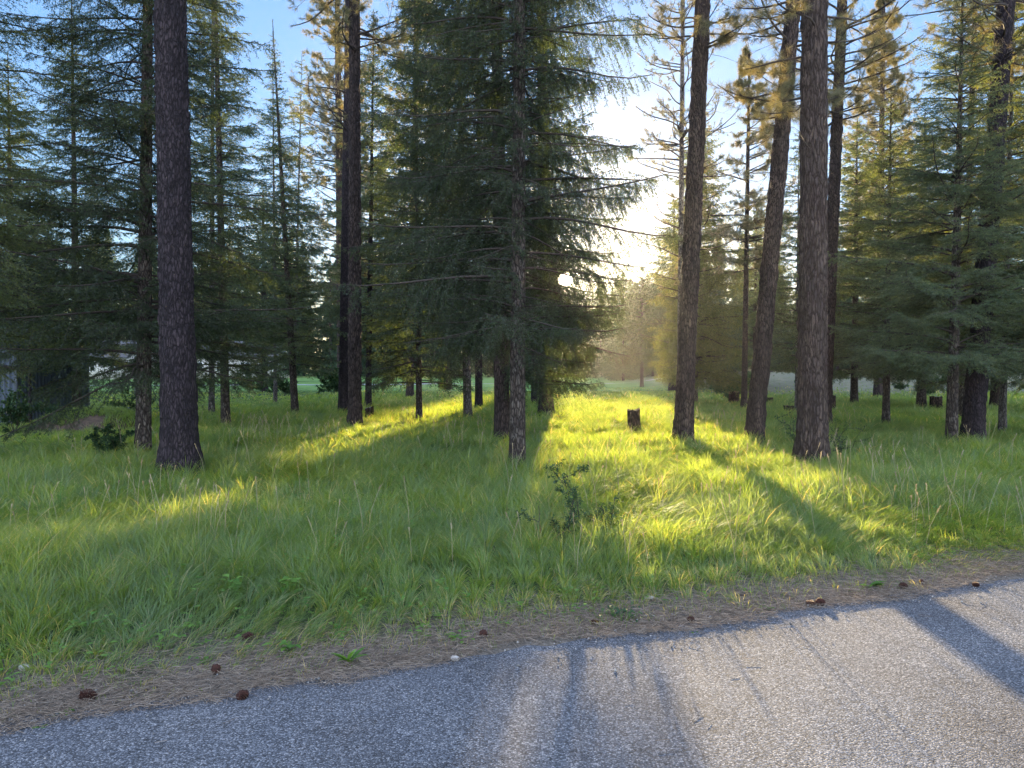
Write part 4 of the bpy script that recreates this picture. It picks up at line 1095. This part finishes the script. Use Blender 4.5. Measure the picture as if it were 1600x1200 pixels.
rosette(452, 940, 16, 0.075, 0.05, 'light green broad-leaved weed in the grass above the needle strip', 0.5, h=0.16, seed=2, spread=0.04)
rosette(445, 1018, 10, 0.06, 0.03, 'yellow-green leafy clump below the light green weed', 0.4, h=0.05, seed=3, spread=0.03)
rosette(1358, 921, 7, 0.10, 0.045, 'bright yellow-green sprout glowing in sun at the road edge', 0.7, h=0.02, seed=4)
rosette(1205, 951, 8, 0.07, 0.02, 'small bright star-shaped weed at the road edge below the sunlit tufts', 0.3, seed=5)
rosette(975, 968, 40, 0.045, 0.022, 'low dark clover clump on the litter strip', 0.5, h=0.06, seed=6, spread=0.07, mat='shrub')
rosette(105, 1112, 6, 0.06, 0.014, 'little flat weed beside the lower left pine cone', 0.2, seed=7)
rosette(60, 1141, 7, 0.05, 0.016, 'little weed at the asphalt edge in the lower left corner', 0.2, seed=8)
rosette(725, 1003, 12, 0.05, 0.022, 'flat green weed patch left of the reddish pine cone', 0.3, h=0.03, seed=9, spread=0.05)
rosette(370, 945, 14, 0.06, 0.045, 'round-leaved weed among tall grass left of the light green weed', 0.4, h=0.18, seed=10, spread=0.05)
rosette(1085, 990, 5, 0.04, 0.013, 'tiny tuft on the asphalt edge under the lone pine cone', 0.3, seed=11)
rosette(92, 815, 12, 0.05, 0.025, 'yellow-topped herb standing above the shaded grass at left', 0.6, h=0.36, seed=12, spread=0.02)

# ------------------------------------------------------------------ shrub with small leathery leaves
def shrub(px, D, H, W, lab, n=9, leaves=7, seed=0, ls=1.0, mat='shrub', name='shrub', droopy=0.0):
    rs = np.random.default_rng(seed); x = pix(px, D)
    t = tag(empty(name, (x, D, float(ground_z(x, D)))), lab, 'shrub')
    st = MB(); lv = MB()
    def grow(P, d, L, r, depth):
        pts = [P]; q = P.copy(); dd = d.copy()
        for k in range(5):
            dd = dd + rs.normal(size=3) * 0.16 + np.array([0, 0, 0.03 - droopy]); dd /= np.linalg.norm(dd)
            q = q + dd * L / 5; pts.append(q.copy())
            if depth < 2 and k > 0 and rs.random() < 0.75:
                o = dd + rs.normal(size=3) * 0.7; grow(q.copy(), o / np.linalg.norm(o), L * rs.uniform(0.3, 0.55), r * 0.6, depth + 1)
            if depth > 0 or k > 1:
                for _ in range(leaves if depth else leaves // 2):
                    o = dd * 0.4 + rs.normal(size=3) * 0.8 + np.array([0, 0, 0.25]); 
                    leaf(lv, q + rs.normal(size=3) * 0.012, o, np.array([0.1, 0, 1.]), rs.uniform(0.018, 0.036) * ls, rs.uniform(0.012, 0.02) * ls, r=rs.random())
        st.tube(np.array(pts), np.linspace(r, r * 0.4, 6), 5, cap=False)
    for k in range(n):
        a = rs.random() * 6.283; sp = rs.uniform(0.05, 1) * W / H
        d = np.array([math.cos(a) * sp, math.sin(a) * sp, 1.0]); d /= np.linalg.norm(d)
        grow(np.array([rs.normal() * 0.04, rs.normal() * 0.04, 0]), d, H * rs.uniform(0.5, 1.05) * (1.15 if k == 0 else 1), 0.006, 0)
    st.build('stem', M['twig'], t)
    if lv.n: lv.build('leaves', M[mat], t)
shrub(903, 7.1, 0.64, 0.20, 'dark small-leaved shrub standing tallest in the middle of the grass', n=2, seed=3, ls=1.1, leaves=5)
shrub(870, 6.6, 0.40, 0.35, 'low dark shrub spreading at the foot of the tall small-leaved one', n=4, seed=4, leaves=3)
shrub(935, 6.9, 0.34, 0.25, 'twiggy low shrub just right of the tall small-leaved one', n=4, leaves=2, seed=5)
shrub(176, 12.6, 0.42, 0.5, 'dark leafy shrub in the grass left of the banded fir trunk', n=8, seed=6, ls=1.6)
shrub(205, 21.5, 1.2, 0.9, 'brown thicket behind the banded fir trunk', n=16, seed=7, ls=2.0, leaves=5)
shrub(1245, 14.5, 0.7, 0.3, 'thin bare-stemmed sprout left of the thick brown trunk', n=4, leaves=1, seed=8, ls=1.3)
shrub(1313, 12.6, 0.6, 0.3, 'twiggy brown sprout at the right foot of the thick brown trunk', n=7, leaves=1, seed=9)
shrub(1140, 33, 0.9, 0.8, 'leafy bush by the bank, behind the gold-edged fir', n=10, seed=10, ls=3.0, leaves=5)
shrub(520, 40, 1.3, 1.2, 'dark bush at the foot of the far pine by the path', n=12, seed=11, ls=4.0, leaves=6)
shrub(20, 17.5, 0.9, 0.9, 'leafy bush in front of the blue-grey shed', n=14, seed=12, ls=2.2, leaves=6, mat='shrub')
shrub(640, 17.0, 0.55, 0.8, 'arching dead brush in the grass left of the middle fir', n=8, seed=13, leaves=0, droopy=0.10)

bush = None
for k in range(26):
    px = random.uniform(1090, 1640) if k < 20 else random.uniform(380, 760); D = random.uniform(38, 50); x = pix(px, D)
    if k in (0, 20):
        shrub(px, D, 1.0, 0.9, 'low leafy bush in the undergrowth at the foot of the dry bank' if k == 0 else 'low leafy bush where the rough grass meets the lawn', n=12, seed=60 + k, ls=3.6, leaves=5)
        bush = [o for o in scene.collection.objects if o.get('category') == 'shrub'][-1]; bush['group'] = 'bushes at the foot of the bank' if k == 0 else 'bushes at the lawn edge'
    else: copy_tree(bush, (x, D, float(ground_z(x, D))), random.uniform(0, 6.28), random.uniform(0.5, 1.0))

# ------------------------------------------------------------------ stumps
M['char'] = bark_mat('stump_bark', (0.07, 0.048, 0.038), (0.03, 0.022, 0.02), (0.008, 0.006, 0.006), (26, 26, 5), (0.30, 0.20, 0.13), 0.35, 0.9)
M['cut'] = plain('cut_wood', (0.30, 0.21, 0.14), 0.9, (0.16, 0.11, 0.08), 20, 0.4)
M['grey_cut'] = plain('weathered_cut_wood', (0.36, 0.34, 0.32), 0.9, (0.2, 0.19, 0.18), 20, 0.4)
def stump(px, D, w, H, lab, seed=0, cut='cut', tilt=0.0):
    x = pix(px, D)
    t = tag(empty('tree_stump', (x, D, float(ground_z(x, D)) - 0.03)), lab, 'stump')
    zs = np.linspace(-0.05, 1, 22); th = np.linspace(0, 2*np.pi, 48, endpoint=False)
    Z, TH = np.meshgrid(zs, th, indexing='ij')
    topn = 1 + 0.10 * (vnoise(np.cos(TH)*2.5+9, np.sin(TH)*2.5+9, seed=seed) - 0.5) + tilt * np.cos(TH)
    ZZ = Z * H * topn
    r = w / 2 * (1.0 + 0.30 * np.exp(-np.clip(Z, 0, 1) / 0.22)) * (0.86 + 0.28 * vnoise(np.cos(TH)*3+5, np.sin(TH)*3+5, Z*0.9, seed+1)) + 0.012 * (vnoise(np.cos(TH)*9, np.sin(TH)*9, Z*3, seed+2) - 0.5)
    V = np.stack([r*np.cos(TH), r*np.sin(TH), ZZ], -1)
    n, sds = Z.shape; idx = np.arange(n*sds).reshape(n, sds)
    i0, i1 = idx[:-1], idx[1:]; j0, j1 = np.roll(i0, -1, 1), np.roll(i1, -1, 1)
    f = np.concatenate([np.stack([i0, j0, j1], -1).reshape(-1,3), np.stack([i0, j1, i1], -1).reshape(-1,3)])
    mb = MB(); mb.add(V.reshape(-1,3), f); mb.build('bark', M['char'], t, smooth=True)
    top = V[-1]; rings = [top]; 
    for kx in (0.85, 0.6, 0.3): rings.append(np.concatenate([top[:, :2]*kx, (top[:, 2:]*0.3 + top[:, 2].mean()*0.7) - 0.012 + 0.01*RNG.random((sds, 1))], 1))
    vv = np.concatenate(rings + [np.array([[0, 0, top[:, 2].mean()-0.02]])]); ff = []
    for q in range(3):
        a_ = np.arange(sds) + q*sds; b_ = np.roll(np.arange(sds), -1) + q*sds
        ff += list(np.stack([a_, b_, b_+sds], -1)) + list(np.stack([a_, b_+sds, a_+sds], -1))
    a_ = np.arange(sds)+3*sds; b_ = np.roll(np.arange(sds), -1)+3*sds; ff += list(np.stack([a_, b_, np.full(sds, 4*sds)], -1))
    mb = MB(); mb.add(vv - [0, 0, 0.004], np.array(ff)); mb.build('cut_top', M[cut], t, smooth=False)
stump(991, 17.8, 0.29, 0.62, 'tall charred stump in the sunlit grass', 1, tilt=0.03)
stump(577, 21.5, 0.24, 0.42, 'small weathered grey stump right of the slim dark pine', 2, 'grey_cut', 0.08)
stump(1233, 24.0, 0.30, 0.34, 'low dark stump just left of the thick brown trunk', 3)
stump(1203, 31.0, 0.26, 0.30, 'small stump between the slanting trunk and the thick brown trunk', 4)
stump(1147, 31.0, 0.42, 0.55, 'squat dark stump in front of the leafy bush by the bank', 5)
stump(1463, 27.0, 0.40, 0.55, 'broad grey stump under the spreading fir boughs', 6, 'grey_cut')
stump(1302, 24.5, 0.16, 0.62, 'pale split post-like stump right of the thick brown trunk', 7, 'grey_cut')

# ------------------------------------------------------------------ mound, shed, posts, house, pale shapes through the trees
def mound():
    g = np.linspace(-1, 1, 40); GX, GY = np.meshgrid(g * 1.75, g * 0.95)
    R_ = np.hypot(GX / 1.7, GY / 0.9)
    Z = 0.50 * np.clip(1 - R_**2, -0.05, 1)**0.8 * (0.7 + 0.6 * fbm(GX * 1.5 + 7, GY * 1.5 + 7, seed=101)) if False else 0.5 * np.maximum(1 - R_**2, 0)**0.8 * (0.7 + 0.6 * fbm(GX * 1.5 + 7, GY * 1.5 + 7, seed=101)) - 0.06
    x = pix(150, 18.4)
    m = plain('mound_soil', (0.055, 0.040, 0.032), 0.95, (0.11, 0.075, 0.055), 12, 0.8)
    o = grid_sheet('dirt_mound', GX, GY, Z, m); o.location = (x, 18.4, float(ground_z(x, 18.4)))
    tag(o, 'low brown dirt mound with grass over its back, left of the banded fir trunk', 'mound')
    n = 9000; gx_ = RNG.uniform(-1.6, 1.7, n); gy_ = RNG.uniform(-0.75, 0.9, n); q = np.hypot(gx_/1.7, gy_/0.9)
    k = (q < 1) & ((gy_ > -0.60 + 0.15*np.sin(gx_*4)) | (gx_ > 0.5)); gx_, gy_ = gx_[k], gy_[k]; q = q[k]
    zz = 0.5 * (1 - q**2)**0.8 * (0.7 + 0.6 * fbm(gx_*1.5+7, gy_*1.5+7, seed=101)) - 0.07
    mb = MB(); blades(mb, gx_, gy_, RNG.uniform(0.12, 0.25, len(gx_)), np.full(len(gx_), 0.012), RNG.random(len(gx_))*6.283, RNG.uniform(0.3, 1.1, len(gx_)), 0.1 + 0.5*RNG.random(len(gx_)), 3, z0=zz)
    c = mb.build('grass_cover', M['grass'], o); 
mound()

M['metal'] = plain('corrugated_metal', (0.055, 0.075, 0.11), 0.55, (0.04, 0.055, 0.08), 3, 0.1, 0.5)
M['metal_dark'] = plain('metal_trim', (0.05, 0.06, 0.075), 0.5)
def shed():
    D = 20.5; x1 = pix(27, D)
    t = tag(empty('metal_shed', (x1, D, 0)), 'blue-grey corrugated metal shed at the left edge', 'shed')
    def wall(p0, p1, z1, name):
        L = math.hypot(p1[0]-p0[0], p1[1]-p0[1]); n = int(L / 0.02)
        s = np.linspace(0, 1, n); off = 0.018 * np.clip(np.sin(s * L / 0.14 * 2*np.pi) * 2.2, -1, 1)
        dx_, dy_ = (p1[0]-p0[0])/L, (p1[1]-p0[1])/L
        xs = p0[0] + s*(p1[0]-p0[0]) + dy_*off; ys = p0[1] + s*(p1[1]-p0[1]) - dx_*off
        X_ = np.stack([xs, xs]); Y_ = np.stack([ys, ys]); Z_ = np.stack([np.full(n, -0.1), np.full(n, z1)])
        o = grid_sheet(name, X_, Y_, Z_, M['metal']); o.parent = t
    W_, B_ = 3.2, 3.0
    wall((-W_, 0), (0, 0), 2.15, 'wall'); wall((0, 0), (0.25, B_), 2.15, 'wall'); wall((0.25, B_), (-W_, B_), 2.15, 'wall'); wall((-W_, B_), (-W_, 0), 2.15, 'wall')
    mb = MB(); mb.box((-0.05, -0.05, -0.1), (0.035, -0.022, 2.18)); mb.build('corner_trim', M['metal_dark'], t)
    mb = MB(); v = [(-W_-0.2, -0.25, 2.14), (0.35, -0.25, 2.14), (0.55, B_+0.25, 2.14), (-W_-0.2, B_+0.25, 2.14), (-W_-0.2, B_/2, 2.75), (0.45, B_/2, 2.75)]
    mb.add(v, [(0,1,5),(0,5,4),(2,3,4),(2,4,5),(0,4,3),(1,2,5),(0,2,1),(0,3,2)]); mb.build('roof', M['metal_dark'], t)
shed()

M['post'] = plain('weathered_post', (0.20, 0.21, 0.20), 0.9, (0.09, 0.09, 0.085), 18, 0.5)
def post(px, D, w, H, lab, seed=0):
    x = pix(px, D); mb = MB()
    zs = np.linspace(-0.15, H, 14); jit = 0.008 * np.random.default_rng(seed).normal(size=(14, 2))
    mb.tube(np.stack([jit[:, 0], jit[:, 1], zs], -1), (w/2) * (1 - 0.12 * zs / H), 12)
    o = mb.build('wooden_post', M['post'], smooth=True); o.location = (x, D, float(ground_z(x, D)))
    tag(o, lab, 'post')
post(134, 27, 0.24, 1.9, 'grey weathered post behind the dirt mound', 1)
post(214, 34, 0.24, 2.0, 'whitish post half hidden by the banded fir trunk', 2)

M['wall_pale'] = plain('pale_siding', (0.62, 0.58, 0.53), 0.8, (0.52, 0.49, 0.45), 1.5)
M['roof_grey'] = plain('grey_shingles', (0.13, 0.13, 0.14), 0.9, (0.08, 0.08, 0.09), 8)
M['glass'] = plain('dark_window_glass', (0.03, 0.04, 0.05), 0.1, spec=0.6)
M['trim'] = plain('white_trim', (0.75, 0.75, 0.74), 0.6)
def house(px, D, W_, lab, seed=0):
    x = pix(px, D); t = tag(empty('house', (x, D, float(ground_z(x, D)))), lab, 'house')
    H_, B_ = 2.7, 8.0
    mb = MB(); mb.box((-W_/2, 0, -0.2), (W_/2, B_, H_)); 
    mb.add([(-W_/2, 0, H_), (-W_/2, B_, H_), (-W_/2, B_/2, H_+1.9), (W_/2, 0, H_), (W_/2, B_, H_), (W_/2, B_/2, H_+1.9)], [(0, 2, 1), (3, 4, 5)])
    mb.build('wall', M['wall_pale'], t)
    mb = MB(); e = 0.5; z0 = H_ - 0.19
    for sgn, ya, yb in ((0, -e, B_/2), (1, B_+e, B_/2)):
        mb.add([(-W_/2-e, ya, z0), (W_/2+e, ya, z0), (W_/2+e, yb, H_+2.0), (-W_/2-e, yb, H_+2.0), (-W_/2-e, ya, z0+0.15), (W_/2+e, ya, z0+0.15), (W_/2+e, yb, H_+2.15), (-W_/2-e, yb, H_+2.15)],
               [(0,1,2),(0,2,3),(4,6,5),(4,7,6),(0,5,1),(0,4,5),(1,5,6),(1,6,2),(0,3,7),(0,7,4)])
    mb.build('roof', M['roof_grey'], t)
    for k in range(int(W_ // 3)):
        wx = -W_/2 + 1.6 + k * 3.0
        f_ = MB(); 
        for lo, hi in (((wx-0.62, -0.05, 0.92), (wx-0.55, 0.0, 2.08)), ((wx+0.55, -0.05, 0.92), (wx+0.62, 0.0, 2.08)), ((wx-0.55, -0.05, 0.92), (wx+0.55, 0.0, 1.0)), ((wx-0.55, -0.05, 2.0), (wx+0.55, 0.0, 2.08)), ((wx-0.025, -0.045, 1.0), (wx+0.025, 0.0, 2.0))): f_.box(lo, hi)
        fr = f_.build('window', M['trim'], t); g_ = MB(); g_.box((wx-0.55, -0.02, 1.0), (wx+0.55, -0.004, 2.0)); g_.build('pane', M['glass'], fr)
house(345, 96, 15, 'pale low house across the lawn glimpsed under the left firs')
house(120, 90, 12, 'second pale house seen behind the dirt mound and broad dark fir')

# ------------------------------------------------------------------ haze
def haze():
    x0, x1, y0, y1, z0, z1 = -720, 720, -80, 1520, -1.5, 46
    mb = MB(); mb.box((x0, y0, z0), (x1, y1, z1)); 
    m, nt, out = newmat('haze_air'); v = nt.nodes.new('ShaderNodeVolumePrincipled')
    v.inputs['Color'].default_value = (0.95, 0.96, 1.0, 1); v.inputs['Density'].default_value = 0.00014; v.inputs['Anisotropy'].default_value = 0.78
    nt.links.new(v.outputs[0], out.inputs['Volume'])
    tag(mb.build('haze', m), kind='stuff')
HAZE = True
if HAZE: haze()
